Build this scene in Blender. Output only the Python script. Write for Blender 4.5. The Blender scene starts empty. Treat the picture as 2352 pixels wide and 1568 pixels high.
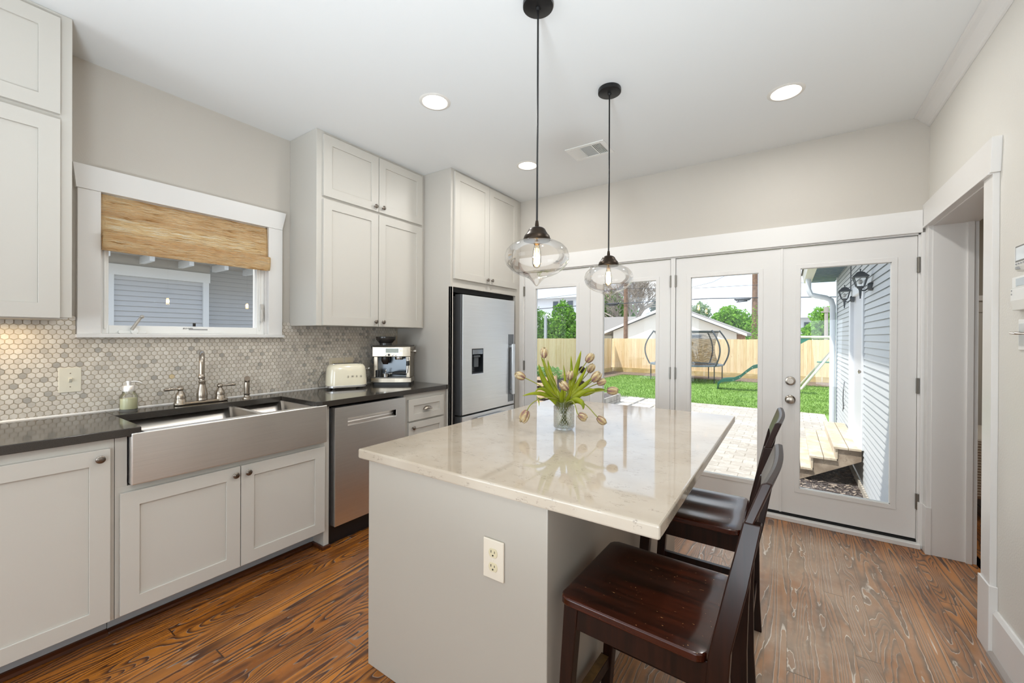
import bpy, math, random
import numpy as np
from mathutils import Vector, Matrix, Euler
rnd = random.Random(7)
S = bpy.context.scene
COL = S.collection
PI = math.pi
# ------------------------------------------------------------------ camera
def R(d): return math.radians(d)
_y, _p, _r = R(34.05), R(-.169), R(.287)
_fw = Vector((-math.sin(_y)*math.cos(_p), math.cos(_y)*math.cos(_p), math.sin(_p)))
_rt = Vector((math.cos(_y), math.sin(_y), 0)); _up = _rt.cross(_fw)
_r2 = _rt*math.cos(_r)+_up*math.sin(_r); _u2 = -_rt*math.sin(_r)+_up*math.cos(_r)
cd = bpy.data.cameras.new('camera'); cam = bpy.data.objects.new('camera', cd); COL.objects.link(cam)
cd.sensor_width = 36; cd.lens = 36*940.88/2352; cd.shift_y = -(784-774.67)/2352
cd.clip_start = .02; cd.clip_end = 400
m = Matrix.Identity(4)
for i in range(3):
    m[i][0] = _r2[i]; m[i][1] = _u2[i]; m[i][2] = -_fw[i]
m[2][3] = 1.38
cam.matrix_world = m
S.camera = cam
# ------------------------------------------------------------------ view
S.view_settings.view_transform = 'Standard'; S.view_settings.look = 'None'
S.view_settings.gamma = 1; S.view_settings.exposure = 0.24; S.view_settings.use_curve_mapping = False
S.cycles.max_bounces = 10; S.cycles.diffuse_bounces = 5; S.cycles.glossy_bounces = 5
S.cycles.transmission_bounces = 10; S.cycles.transparent_max_bounces = 24
S.cycles.caustics_reflective = False; S.cycles.caustics_refractive = False
S.cycles.sample_clamp_indirect = 6; S.cycles.use_denoising = True; S.cycles.blur_glossy = .5
try: S.cycles.denoiser = 'OPENIMAGEDENOISE'
except Exception: pass
# ------------------------------------------------------------------ sky
W = bpy.data.worlds.new('sky'); S.world = W; W.use_nodes = True
nt = W.node_tree; nt.nodes.clear()
def wn(t): return nt.nodes.new(t)
out = wn('ShaderNodeOutputWorld'); bg = wn('ShaderNodeBackground'); bg.inputs[1].default_value = 1.5
tc = wn('ShaderNodeTexCoord'); sp = wn('ShaderNodeSeparateXYZ'); cr = wn('ShaderNodeValToRGB')
nz = wn('ShaderNodeTexNoise'); nz.inputs['Scale'].default_value = 2.2; nz.inputs['Detail'].default_value = 6
mp = wn('ShaderNodeMapping'); mp.inputs['Scale'].default_value = (1, 1, 3.2)
mx = wn('ShaderNodeMixRGB'); c2 = wn('ShaderNodeValToRGB')
cr.color_ramp.elements[0].position = 0.0; cr.color_ramp.elements[0].color = (.86, .92, 1, 1)
cr.color_ramp.elements[1].position = .45; cr.color_ramp.elements[1].color = (.56, .74, 1.0, 1)
e = cr.color_ramp.elements.new(.12); e.color = (.70, .83, 1, 1)
c2.color_ramp.elements[0].position = .45; c2.color_ramp.elements[0].color = (0, 0, 0, 1)
c2.color_ramp.elements[1].position = .62; c2.color_ramp.elements[1].color = (1, 1, 1, 1)
mx.inputs[2].default_value = (.98, .99, 1, 1)
L = nt.links.new
L(tc.outputs['Generated'], sp.inputs[0]); L(sp.outputs[2], cr.inputs[0]); L(tc.outputs['Generated'], mp.inputs[0])
L(mp.outputs[0], nz.inputs['Vector']); L(nz.outputs[0], c2.inputs[0]); L(c2.outputs[0], mx.inputs[0])
L(cr.outputs[0], mx.inputs[1]); L(mx.outputs[0], bg.inputs[0]); L(bg.outputs[0], out.inputs[0])
# ------------------------------------------------------------------ sun + large lights
def lamp(name, kind, loc, rot, energy, color=(1, 1, 1), **k):
    d = bpy.data.lights.new(name, kind); d.energy = energy; d.color = color
    for a, b in k.items(): setattr(d, a, b)
    o = bpy.data.objects.new(name, d); COL.objects.link(o); o.location = loc; o.rotation_euler = rot
    return o
sun = lamp('sun', 'SUN', (0, 0, 20), (0, 0, 0), 3.9, (1, .96, .9), angle=R(1.2))
sun.rotation_euler = Vector((.42, .50, -1.2)).to_track_quat('-Z', 'Y').to_euler()
# unseen fill lamps added behind the camera to light the room
lamp('rear_fill', 'AREA', (-1.2, -2.45, 1.55), (R(90), 0, 0), 34, (.79, .905, 1), shape='RECTANGLE', size=3.4, size_y=1.9)
fl = lamp('ceiling_bounce_fill', 'SPOT', (-.2, -.45, .25), (0, 0, 0), 330, (.80, .91, 1), spot_size=R(104), spot_blend=1.0, shadow_soft_size=.25)  # upward fill spot added to brighten the ceiling
fl.rotation_euler = Vector((-.22, .42, 1)).to_track_quat('-Z', 'Y').to_euler()
lamp('side_fill', 'AREA', (-2.3, -1.9, 1.5), (R(90), 0, R(-38)), 30, (.80, .91, 1), shape='RECTANGLE', size=1.6, size_y=1.5)
lamp('right_fill', 'AREA', (.70, -1.6, 1.1), (R(84), 0, R(58)), 30, (.79, .905, 1), shape='RECTANGLE', size=1.2, size_y=1.2)
# ------------------------------------------------------------------ node helpers
def srgb(h):
    h = h.lstrip('#'); c = [int(h[i:i+2], 16)/255 for i in (0, 2, 4)]
    return tuple((x/12.92 if x <= .04045 else ((x+.055)/1.055)**2.4) for x in c)+(1,)
class G:
    def __init__(s, name):
        s.m = bpy.data.materials.new(name); s.m.use_nodes = True; s.t = s.m.node_tree; s.t.nodes.clear()
        s.out = s.n('ShaderNodeOutputMaterial')
    def n(s, t): return s.t.nodes.new(t)
    def put(s, inp, v):
        if hasattr(v, 'is_output') or isinstance(v, bpy.types.NodeSocket): s.t.links.new(v, inp)
        elif v is not None:
            if hasattr(inp.default_value, '__len__') and not hasattr(v, '__len__'): v = (v,)*len(inp.default_value)
            inp.default_value = v
    def ma(s, op, a, b=None, c=None, clamp=False):
        n = s.n('ShaderNodeMath'); n.operation = op; n.use_clamp = clamp
        for i, v in enumerate((a, b, c)):
            if v is not None: s.put(n.inputs[i], v)
        return n.outputs[0]
    def pos(s):
        n = s.n('ShaderNodeNewGeometry'); q = s.n('ShaderNodeSeparateXYZ'); s.t.links.new(n.outputs['Position'], q.inputs[0])
        return q.outputs
    def obj(s):
        n = s.n('ShaderNodeTexCoord'); q = s.n('ShaderNodeSeparateXYZ'); s.t.links.new(n.outputs['Object'], q.inputs[0])
        return q.outputs
    def vec(s, x, y, z=0):
        n = s.n('ShaderNodeCombineXYZ')
        for i, v in enumerate((x, y, z)): s.put(n.inputs[i], v)
        return n.outputs[0]
    def noise(s, v, scale, detail=2, rough=.5, dist=0):
        n = s.n('ShaderNodeTexNoise'); s.put(n.inputs['Vector'], v)
        for k, q in (('Scale', scale), ('Detail', detail), ('Roughness', rough), ('Distortion', dist)): n.inputs[k].default_value = q
        return n.outputs[0]
    def white(s, v):
        n = s.n('ShaderNodeTexWhiteNoise'); n.noise_dimensions = '1D'; s.put(n.inputs['W'], v); return n.outputs['Value']
    def ramp(s, f, *st):
        n = s.n('ShaderNodeValToRGB'); s.put(n.inputs[0], f); el = n.color_ramp.elements
        while len(el) < len(st): el.new(.5)
        for e, (p, c) in zip(el, st):
            e.position = p; e.color = srgb(c) if isinstance(c, str) else ((c, c, c, 1) if not hasattr(c, '__len__') else c)
        return n.outputs[0]
    def mix(s, f, a, b, mode='MIX'):
        n = s.n('ShaderNodeMixRGB'); n.blend_type = mode; s.put(n.inputs[0], f)
        for i, v in ((1, a), (2, b)): s.put(n.inputs[i], srgb(v) if isinstance(v, str) else v)
        return n.outputs[0]
    def smooth(s, v, a, b):
        n = s.n('ShaderNodeMapRange'); n.interpolation_type = 'SMOOTHSTEP'; s.put(n.inputs[0], v)
        n.inputs[1].default_value = a; n.inputs[2].default_value = b; return n.outputs[0]
    def bump(s, h, strength=.3, dist=.01):
        n = s.n('ShaderNodeBump'); s.put(n.inputs['Height'], h); n.inputs['Strength'].default_value = strength
        n.inputs['Distance'].default_value = dist; return n.outputs[0]
    def principled(s, color, rough=.5, metal=0, normal=None, **k):
        p = s.n('ShaderNodeBsdfPrincipled'); s.put(p.inputs['Base Color'], srgb(color) if isinstance(color, str) else color)
        s.put(p.inputs['Roughness'], rough); s.put(p.inputs['Metallic'], metal)
        if normal is not None: s.put(p.inputs['Normal'], normal)
        for a, b in k.items(): s.put(p.inputs[a.replace('_', ' ')], b)
        s.t.links.new(p.outputs[0], s.out.inputs[0]); return p
def simple(name, color, rough=.5, metal=0, bump=0, bscale=40, var=0, **k):
    g = G(name); n = None; c = srgb(color)
    if bump or var:
        q = g.obj(); v = g.vec(q[0], q[1], q[2]); h = g.noise(v, bscale, 4)
        if bump: n = g.bump(h, bump, .004)
        if var:
            h2 = g.noise(v, bscale*.25, 3)
            d = tuple(x*(1-var) for x in c[:3])+(1,); c = g.mix(g.smooth(h2, .3, .7), d, c)
    g.principled(c, rough, metal, n, **k); return g.m
def thin_glass(name, tint=(1, 1, 1, 1), rough=0.0, boost=1.0):
    g = G(name); tr = g.n('ShaderNodeBsdfTransparent'); tr.inputs[0].default_value = tint
    gl = g.n('ShaderNodeBsdfGlossy'); gl.inputs['Roughness'].default_value = rough
    fr = g.n('ShaderNodeFresnel'); fr.inputs[0].default_value = 1.45
    f = g.ma('MULTIPLY', fr.outputs[0], boost, clamp=True)
    mx = g.n('ShaderNodeMixShader'); g.put(mx.inputs[0], f)
    g.t.links.new(tr.outputs[0], mx.inputs[1]); g.t.links.new(gl.outputs[0], mx.inputs[2]); g.t.links.new(mx.outputs[0], g.out.inputs[0])
    return g.m
def emit(name, color, strength):
    g = G(name); e = g.n('ShaderNodeEmission'); e.inputs[0].default_value = srgb(color); e.inputs[1].default_value = strength
    g.t.links.new(e.outputs[0], g.out.inputs[0]); return g.m
# ------------------------------------------------------------------ mesh helpers
ORG = {}
class M:
    def __init__(s): s.v = []; s.f = []; s.mi = []; s.cur = 0
    def add(s, vs, fs, mi=None):
        b = len(s.v); s.v += [tuple(x) for x in vs]
        for f in fs: s.f.append([b+i for i in f]); s.mi.append(s.cur if mi is None else mi)
        return s
    def box(s, x0, x1, y0, y1, z0, z1, mi=None):
        v = [(x, y, z) for x in (x0, x1) for y in (y0, y1) for z in (z0, z1)]
        return s.add(v, [(0, 1, 3, 2), (4, 6, 7, 5), (0, 4, 5, 1), (2, 3, 7, 6), (0, 2, 6, 4), (1, 5, 7, 3)], mi)
    def hexa(s, p, mi=None):   # 8 corners: 4 bottom (ccw), 4 top
        return s.add(p, [(3, 2, 1, 0), (4, 5, 6, 7), (0, 1, 5, 4), (1, 2, 6, 5), (2, 3, 7, 6), (3, 0, 4, 7)], mi)
    def prism(s, poly, axis, a, b, mi=None):   # poly in the two other axes (cyclic order), extruded along axis a..b
        n = len(poly)
        def P(q, t): return {'x': (t, q[0], q[1]), 'y': (q[0], t, q[1]), 'z': (q[0], q[1], t)}[axis]
        return s.add([P(q, a) for q in poly]+[P(q, b) for q in poly],
                     [list(range(n))[::-1], list(range(n, 2*n))]+[(i, (i+1) % n, n+(i+1) % n, n+i) for i in range(n)], mi)
    def lathe(s, c, prof, n=24, axis='z', mi=None, cap=True, a0=0, a1=2*PI):
        full = abs(a1-a0-2*PI) < 1e-6; k = n if full else n+1; vs = []
        for r, h in prof:
            for i in range(k):
                t = a0+(a1-a0)*i/n; x, y = r*math.cos(t), r*math.sin(t)
                vs.append({'z': (c[0]+x, c[1]+y, c[2]+h), 'x': (c[0]+h, c[1]+x, c[2]+y), 'y': (c[0]+y, c[1]+h, c[2]+x)}[axis])
        fs = []
        for j in range(len(prof)-1):
            for i in range(n if full else n):
                i2 = (i+1) % k if full else i+1
                fs.append((j*k+i, j*k+i2, (j+1)*k+i2, (j+1)*k+i))
        if cap and full:
            if prof[0][0] > 1e-6: fs.append(list(range(k))[::-1])
            if prof[-1][0] > 1e-6: fs.append([(len(prof)-1)*k+i for i in range(k)])
        return s.add(vs, fs, mi)
    def tube(s, pts, r, n=10, mi=None, flat=None, cap=True):
        pts = [Vector(p) for p in pts]; rs = r if hasattr(r, '__len__') else [r]*len(pts)
        t0 = (pts[1]-pts[0]).normalized(); ref = Vector((0, 0, 1)) if abs(t0.z) < .9 else Vector((1, 0, 0))
        a = t0.cross(ref).normalized(); vs = []
        for i, p in enumerate(pts):
            t = ((pts[min(i+1, len(pts)-1)]-pts[max(i-1, 0)])).normalized()
            a = (a-t*a.dot(t)).normalized(); b = t.cross(a)
            for j in range(n):
                an = 2*PI*(j+.5)/n; vs.append(p+a*math.cos(an)*rs[i]*(flat or 1)+b*math.sin(an)*rs[i])
        fs = [(i*n+j, i*n+(j+1) % n, (i+1)*n+(j+1) % n, (i+1)*n+j) for i in range(len(pts)-1) for j in range(n)]
        if cap: fs += [list(range(n))[::-1], [(len(pts)-1)*n+j for j in range(n)]]
        return s.add(vs, fs, mi)
    def ball(s, c, r, n=14, mi=None, sq=(1, 1, 1)):
        k = n//2; vs = []; 
        for j in range(k+1):
            ph = PI*j/k
            for i in range(n):
                t = 2*PI*i/n; vs.append((c[0]+r*sq[0]*math.sin(ph)*math.cos(t), c[1]+r*sq[1]*math.sin(ph)*math.sin(t), c[2]-r*sq[2]*math.cos(ph)))
        return s.add(vs, [(j*n+i, j*n+(i+1) % n, (j+1)*n+(i+1) % n, (j+1)*n+i) for j in range(k) for i in range(n)], mi)
    def disc(s, c, r, n=24, mi=None, axis='z'):
        vs = []
        for i in range(n):
            t = 2*PI*i/n; x, y = r*math.cos(t), r*math.sin(t)
            vs.append({'z': (c[0]+x, c[1]+y, c[2]), 'x': (c[0], c[1]+x, c[2]+y), 'y': (c[0]+x, c[1], c[2]+y)}[axis])
        return s.add(vs, [list(range(n))], mi)
    def ring(s, f, bk, y0, y1, z0, z1, a0, a1, b0, b1, axis='x', mi=None):
        # rectangular frame with a through hole, one watertight piece without seams
        P = []
        for d in (f, bk):
            for (u, w) in ((y0, z0), (y1, z0), (y1, z1), (y0, z1), (a0, b0), (a1, b0), (a1, b1), (a0, b1)):
                P.append((d, u, w) if axis == 'x' else (u, d, w))
        F = []
        for i in range(4):
            j = (i+1) % 4; F += [(i, j, 4+j, 4+i), (8+j, 8+i, 12+i, 12+j), (i, 8+i, 8+j, j), (4+i, 4+j, 12+j, 12+i)]
        return s.add(P, F, mi)
    def shaker(s, face, y0, y1, z0, z1, th=.02, w=.066, d=.009, axis='x', mi=None):
        """recessed-panel door whose front is at coordinate `face`, spanning y0..y1 (or x) and z0..z1; opens backwards by th"""
        sg = -1 if axis == 'x' else 1
        s.ring(face, face+sg*th, y0, y1, z0, z1, y0+w, y1-w, z0+w, z1-w, axis, mi)
        p0, p1 = sorted((face+sg*d, face+sg*th))
        if axis == 'x': s.box(p0, p1, y0+w, y1-w, z0+w, z1-w, mi)
        else: s.box(y0+w, y1-w, p0, p1, z0+w, z1-w, mi)
        return s
    def build(s, name, mats, parent=None, origin=None, bevel=0, seg=2, smooth=False, sub=0, fix=True):
        if not isinstance(mats, (list, tuple)): mats = [mats]
        a = np.array(s.v, float); lo, hi = a.min(0), a.max(0)
        if origin is None: origin = ((lo[0]+hi[0])/2, (lo[1]+hi[1])/2, lo[2])
        og = Vector(origin); a = a-np.array(origin)
        me = bpy.data.meshes.new(name); me.from_pydata(a.tolist(), [], s.f)
        for mt in mats: me.materials.append(mt)
        me.polygons.foreach_set('material_index', s.mi)
        me.update()
        if fix and len(s.f) < 30000:
            import bmesh
            bm = bmesh.new(); bm.from_mesh(me); bmesh.ops.recalc_face_normals(bm, faces=bm.faces[:]); bm.to_mesh(me); bm.free()
        o = bpy.data.objects.new(name, me); COL.objects.link(o)
        if smooth:
            me.polygons.foreach_set('use_smooth', [True]*len(me.polygons))
            try: me.set_sharp_from_angle(angle=R(smooth if smooth is not True else 40))
            except Exception: pass
        if bevel:
            b = o.modifiers.new('bevel', 'BEVEL'); b.width = bevel; b.segments = seg; b.limit_method = 'ANGLE'; b.angle_limit = R(40)
            b.harden_normals = False
        if sub:
            q = o.modifiers.new('sub', 'SUBSURF'); q.levels = sub; q.render_levels = sub
        ORG[o] = og; o.location = og
        if parent is not None: o.parent = parent; o.location = og-ORG[parent]
        return o
def tag(o, label=None, cat=None, group=None, kind=None):
    if label: o['label'] = label
    if cat: o['category'] = cat
    if group: o['group'] = group
    if kind: o['kind'] = kind
    return o
def thing(name, label, cat, loc, group=None, kind=None):
    o = bpy.data.objects.new(name, None); COL.objects.link(o); o.empty_display_size = .1
    o.location = loc; ORG[o] = Vector(loc); return tag(o, label, cat, group, kind)
def struct(name, mb, mats, parent=None, **k):
    o = mb.build(name, mats, parent, **k)
    if parent is None: o['kind'] = 'structure'
    return o
def copy_tree(o, parent=None):
    c = o.copy(); COL.objects.link(c); c.parent = parent
    if parent is None: c.parent = None
    for ch in [q for q in bpy.data.objects if q.parent == o]: copy_tree(ch, c)
    return c
def rrect(x0, x1, y0, y1, r, n=5):
    p = []
    for cx, cy, a in ((x1-r, y1-r, 0), (x0+r, y1-r, 90), (x0+r, y0+r, 180), (x1-r, y0+r, 270)):
        for i in range(n+1):
            t = R(a+90*i/n); p.append((cx+r*math.cos(t), cy+r*math.sin(t)))
    return p
# text lettering as mesh on its carrier
def letters(txt, size, mat, parent, loc, rot, depth=.0006, spacing=1.0, name='lettering'):
    cu = bpy.data.curves.new(name, 'FONT'); cu.body = txt; cu.size = size; cu.extrude = depth; cu.align_x = 'CENTER'; cu.align_y = 'CENTER'
    cu.space_character = spacing; cu.materials.append(mat)
    t = bpy.data.objects.new(name, cu); COL.objects.link(t)
    me = bpy.data.meshes.new_from_object(t.evaluated_get(bpy.context.evaluated_depsgraph_get())); bpy.data.objects.remove(t)
    o = bpy.data.objects.new(name, me); COL.objects.link(o)
    if parent is not None: o.parent = parent
    o.location = loc; o.rotation_euler = rot; return o
# ================================================================== materials
wall_m = simple('wall_paint', '#c3bdb4', .6, bump=.12, bscale=180)
wallr_m = simple('wall_paint_gloss', '#dbd8d1', .42, bump=.25, bscale=110)
ceil_m = simple('ceiling_paint', '#e3e4e3', .7, bump=.05, bscale=150)
trim_m = simple('trim_paint', '#e2e0dd', .32)
cab_m = simple('cabinet_paint', '#c6c2ba', .38)
cabside_m = simple('cabinet_side_paint', '#bfbab2', .42)
isl_m = simple('island_paint', '#aea79c', .45)
black_m = simple('black_plastic', '#17181a', .35)
darkgap_m = simple('dark_gap', '#0b0b0b', .8)
knob_m = simple('brushed_pewter', '#8a827a', .28, 1)
chrome_m = simple('chrome', '#dcdcdc', .08, 1)
nickel_m = simple('brushed_nickel', '#a89e92', .24, 1)
bronze_m = simple('dark_bronze', '#3a3027', .35, .85, var=.3)
blackmetal_m = simple('black_metal', '#1a1a1b', .4, .3)
ivory_m = simple('ivory_plastic', '#ddd6c4', .35)
ivory2_m = simple('ivory_socket', '#cfc4a4', .35)
white_m = simple('white_plastic', '#e9e9e6', .35)
grayp_m = simple('gray_plastic', '#9a9a9a', .4)
cream_m = simple('cream_enamel', '#efe6cd', .1, 0, Coat_Weight=.6)
glass_m = thin_glass('window_glass', (.985, .99, .985, 1), 0, .5)
lampglass_m = thin_glass('lamp_glass', (.99, .985, .98, 1), 0, .55)
hinge_m = simple('satin_hinge', '#8f8b84', .35, 1)
def steel(name, col, rough=.3, along='y', fine=1.0):
    g = G(name); q = g.pos()
    sc = {'y': (300, 4, 300), 'x': (4, 300, 300), 'z': (300, 300, 4)}[along]
    v = g.vec(g.ma('MULTIPLY', q[0], sc[0]*fine), g.ma('MULTIPLY', q[1], sc[1]*fine), g.ma('MULTIPLY', q[2], sc[2]*fine))
    h = g.noise(v, 1, 3); w = g.noise(g.vec(q[0], q[1], q[2]), 2.5, 2)
    rr = g.ma('ADD', g.ma('MULTIPLY', h, .10), g.ma('ADD', g.ma('MULTIPLY', w, .10), rough-.1))
    g.principled(g.mix(h, srgb(col), tuple(x*.86 for x in srgb(col)[:3])+(1,)), rr, 1, g.bump(h, .05, .001), Anisotropic=.5)
    return g.m
steel_m = steel('stainless_steel', '#f6f3ef', .38)
fridge_m = steel('fridge_steel', '#f1f2f3', .36)
basin_m = steel('basin_steel', '#c9c2ba', .33)
esp_m = steel('espresso_steel', '#bfb4a4', .24, 'x')
def stone():
    g = G('dark_countertop'); q = g.pos(); v = g.vec(*q[:3]); n = g.noise(v, 420, 2)
    g.principled(g.ramp(n, (.35, '#35312d'), (.65, '#403b36')), .10, 0, None, Coat_Weight=.0); return g.m
stone_m = stone()
def quartz():
    g = G('cream_quartz'); q = g.pos(); v = g.vec(q[0], q[1], g.ma('MULTIPLY', q[2], 1.5))
    d = g.noise(v, 26, 4, .6)
    n1 = g.noise(g.vec(g.ma('ADD', g.ma('MULTIPLY', q[0], .6), g.ma('MULTIPLY', d, .05)), g.ma('MULTIPLY', q[1], 1.5), q[2]), 34, 5, .6)
    line = g.ma('SUBTRACT', 1, g.smooth(g.ma('ABSOLUTE', g.ma('SUBTRACT', n1, .5)), .0, .010))
    mask = g.smooth(g.noise(v, 17, 2), .50, .60)
    f = g.ma('MULTIPLY', line, mask)
    base = g.mix(g.smooth(g.noise(v, 3.5, 3), .3, .7), '#b0a392', '#bbb0a1')
    g.principled(g.mix(g.ma('MULTIPLY', f, .9), base, '#5f584f'), .05, 0); return g.m
quartz_m = quartz()
def floor_mat():
    g = G('heart_pine_floor'); X, Y, Z = g.pos()[:3]
    u = g.ma('DIVIDE', X, .083); idx = g.ma('FLOOR', u); fu = g.ma('FRACT', u)
    r1 = g.white(idx); vv = g.ma('ADD', g.ma('DIVIDE', Y, 2.7), g.ma('MULTIPLY', r1, 9)); sg = g.ma('FLOOR', vv); fv = g.ma('FRACT', vv)
    idn = g.ma('ADD', g.ma('MULTIPLY', idx, 13.71), g.ma('MULTIPLY', sg, 3.17)); ra = g.white(idn); rb = g.white(g.ma('ADD', idn, 51.3))
    ox = g.ma('MULTIPLY', ra, 40); oy = g.ma('MULTIPLY', rb, 60)
    stretch = g.ma('ADD', .035, g.ma('MULTIPLY', g.ma('MULTIPLY', rb, rb), .16))
    cv = g.vec(g.ma('ADD', X, ox), g.ma('ADD', g.ma('MULTIPLY', Y, stretch), oy), 0)
    wob = g.noise(g.vec(g.ma('MULTIPLY', X, 1.0), g.ma('MULTIPLY', Y, .30), ra), 18, 3)
    n = g.noise(cv, 8.5, 1.2, .4)
    tot = g.ma('ADD', g.ma('MULTIPLY', n, 21), g.ma('MULTIPLY', wob, g.ma('MULTIPLY', ra, 2.6)))
    fr = g.ma('FRACT', tot)
    late = g.smooth(fr, .30, .95)                      # soft early wood to dark late wood, then a crisp edge
    crisp = g.ma('MULTIPLY', late, g.ma('SUBTRACT', 1, g.smooth(fr, .955, 1.0)))
    fib = g.noise(g.vec(g.ma('MULTIPLY', X, 330), g.ma('MULTIPLY', Y, 9), ra), 1, 3)
    tone = g.mix(ra, '#b87328', '#9d5d20')
    col = g.mix(crisp, tone, '#34180b')
    col = g.mix(g.ma('MULTIPLY', g.smooth(g.noise(g.vec(X, g.ma('MULTIPLY', Y, .3), idn), 7, 3), .42, .72), .55), col, '#4a260f')
    col = g.mix(g.ma('MULTIPLY', g.smooth(fib, .45, .8), .35), col, '#5b3010')
    # worn, whitened pores plus painted-in door light reflection: strongest in the walked strip between the stools and the doors
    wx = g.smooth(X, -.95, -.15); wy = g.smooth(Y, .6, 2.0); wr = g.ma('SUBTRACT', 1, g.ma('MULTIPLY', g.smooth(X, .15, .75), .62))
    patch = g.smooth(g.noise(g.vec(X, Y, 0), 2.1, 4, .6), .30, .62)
    wear_sheen = g.ma('MULTIPLY', g.ma('MULTIPLY', g.ma('MULTIPLY', wx, wy), wr), g.ma('ADD', .45, g.ma('MULTIPLY', patch, .55)))
    nearwall = g.ma('SUBTRACT', 1, g.smooth(Y, 3.35, 3.68)); wear_sheen = g.ma('MULTIPLY', wear_sheen, g.ma('ADD', .12, g.ma('MULTIPLY', nearwall, .88)))
    col = g.mix(g.ma('MULTIPLY', wear_sheen, .72), col, '#c4b09b')
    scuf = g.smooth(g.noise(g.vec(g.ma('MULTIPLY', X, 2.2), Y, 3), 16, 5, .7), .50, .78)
    col = g.mix(g.ma('MULTIPLY', g.ma('MULTIPLY', wear_sheen, scuf), .55), col, '#cdbfae')
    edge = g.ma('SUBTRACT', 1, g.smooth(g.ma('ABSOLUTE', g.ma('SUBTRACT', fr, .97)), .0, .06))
    lines = g.ma('MULTIPLY', edge, g.ma('MULTIPLY', g.smooth(g.noise(g.vec(X, g.ma('MULTIPLY', Y, .6), 9), 9, 3), .34, .52), g.ma('ADD', .22, g.ma('MULTIPLY', wear_sheen, 1.0))))
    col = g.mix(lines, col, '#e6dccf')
    # gaps between boards
    gx = g.smooth(g.ma('ABSOLUTE', g.ma('SUBTRACT', fu, .5)), .478, .497); gy = g.smooth(g.ma('ABSOLUTE', g.ma('SUBTRACT', fv, .5)), .4985, .4995)
    gap = g.ma('MAXIMUM', gx, gy)
    pale = g.smooth(g.white(g.ma('ADD', idx, 77.7)), .55, .6)
    gc = g.mix(g.ma('MAXIMUM', g.ma('MULTIPLY', pale, .75), g.ma('MULTIPLY', wear_sheen, .6)), '#221208', '#b09a82')
    col = g.mix(g.ma('MULTIPLY', gap, .85), col, gc)
    hgt = g.ma('SUBTRACT', g.ma('ADD', g.ma('MULTIPLY', fr, .25), g.ma('MULTIPLY', fib, .15)), gap)
    rough = g.ma('ADD', .27, g.ma('ADD', g.ma('MULTIPLY', wear_sheen, .16), g.ma('MULTIPLY', crisp, .1)))
    g.principled(col, rough, 0, g.bump(hgt, .22, .003)); return g.m
floor_m = floor_mat()
def dark_wood(name, a, b, along='x', rough=.16, worn=.0, coat=.3):
    g = G(name); q = g.obj(); k = {'x': (3, 50, 50), 'y': (50, 3, 50), 'z': (50, 50, 3)}[along]
    v = g.vec(*[g.ma('MULTIPLY', q[i], k[i]) for i in range(3)]); n = g.noise(v, 1.0, 4, .6); w = g.noise(g.vec(*q[:3]), 5, 3)
    c = g.mix(g.smooth(n, .3, .75), a, b); c = g.mix(g.ma('MULTIPLY', g.smooth(w, .45, .75), .5), c, b)
    if worn:
        s = g.noise(g.vec(g.ma('MULTIPLY', q[0], 1), g.ma('MULTIPLY', q[1], 2.4), q[2]), 75, 3, .6)
        c = g.mix(g.ma('MULTIPLY', g.smooth(s, .70, .72), worn), c, '#b58b58')
    g.principled(c, rough, 0, g.bump(n, .10, .001), Coat_Weight=coat, Coat_Roughness=.12, Specular_IOR_Level=.3); return g.m
stool_m = dark_wood('espresso_wood', '#170a05', '#2a130a', 'z', .34, 0, .03)
seat_m = dark_wood('espresso_wood_seat', '#170805', '#42190a', 'x', .22, .9)
shoe_m = dark_wood('brown_shoe_moulding', '#3a1d10', '#5a3018', 'y', .35)
def woven():
    g = G('woven_grass'); q = g.obj()
    zz = g.ma('ADD', q[2], g.ma('MULTIPLY', g.noise(g.vec(0, g.ma('MULTIPLY', q[1], 1), q[2]), 22, 3), .022))
    n = g.noise(g.vec(0, g.ma('MULTIPLY', q[1], 7), g.ma('MULTIPLY', zz, 230)), 1, 4, .65)
    b = g.noise(g.vec(1, g.ma('MULTIPLY', q[1], 1.5), g.ma('MULTIPLY', zz, 26)), 1, 2)
    c = g.ramp(n, (.33, '#6b4a24'), (.38, '#c59a5e'), (.46, '#efd3a0'), (.60, '#fff6dc'))
    c = g.mix(g.ma('MULTIPLY', g.smooth(b, .4, .7), .35), c, '#c48f4c')
    rib = g.ma('FRACT', g.ma('DIVIDE', q[1], .098)); c = g.mix(g.ma('MULTIPLY', g.smooth(g.ma('ABSOLUTE', g.ma('SUBTRACT', rib, .5)), .06, .04), .18), c, '#e9d9b8')
    p = g.principled(c, .75, 0, g.bump(n, .8, .004)); tr = g.n('ShaderNodeBsdfTranslucent'); g.put(tr.inputs[0], g.mix(.5, c, '#fff2d8'))
    tp = g.n('ShaderNodeBsdfTransparent'); mx = g.n('ShaderNodeMixShader'); mx.inputs[0].default_value = .6
    g.t.links.new(p.outputs[0], mx.inputs[1]); g.t.links.new(tr.outputs[0], mx.inputs[2])
    m2 = g.n('ShaderNodeMixShader'); g.put(m2.inputs[0], g.ma('MULTIPLY', g.smooth(n, .54, .62), .45))
    g.t.links.new(mx.outputs[0], m2.inputs[1]); g.t.links.new(tp.outputs[0], m2.inputs[2]); g.t.links.new(m2.outputs[0], g.out.inputs[0]); return g.m
woven_m = woven()
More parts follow.
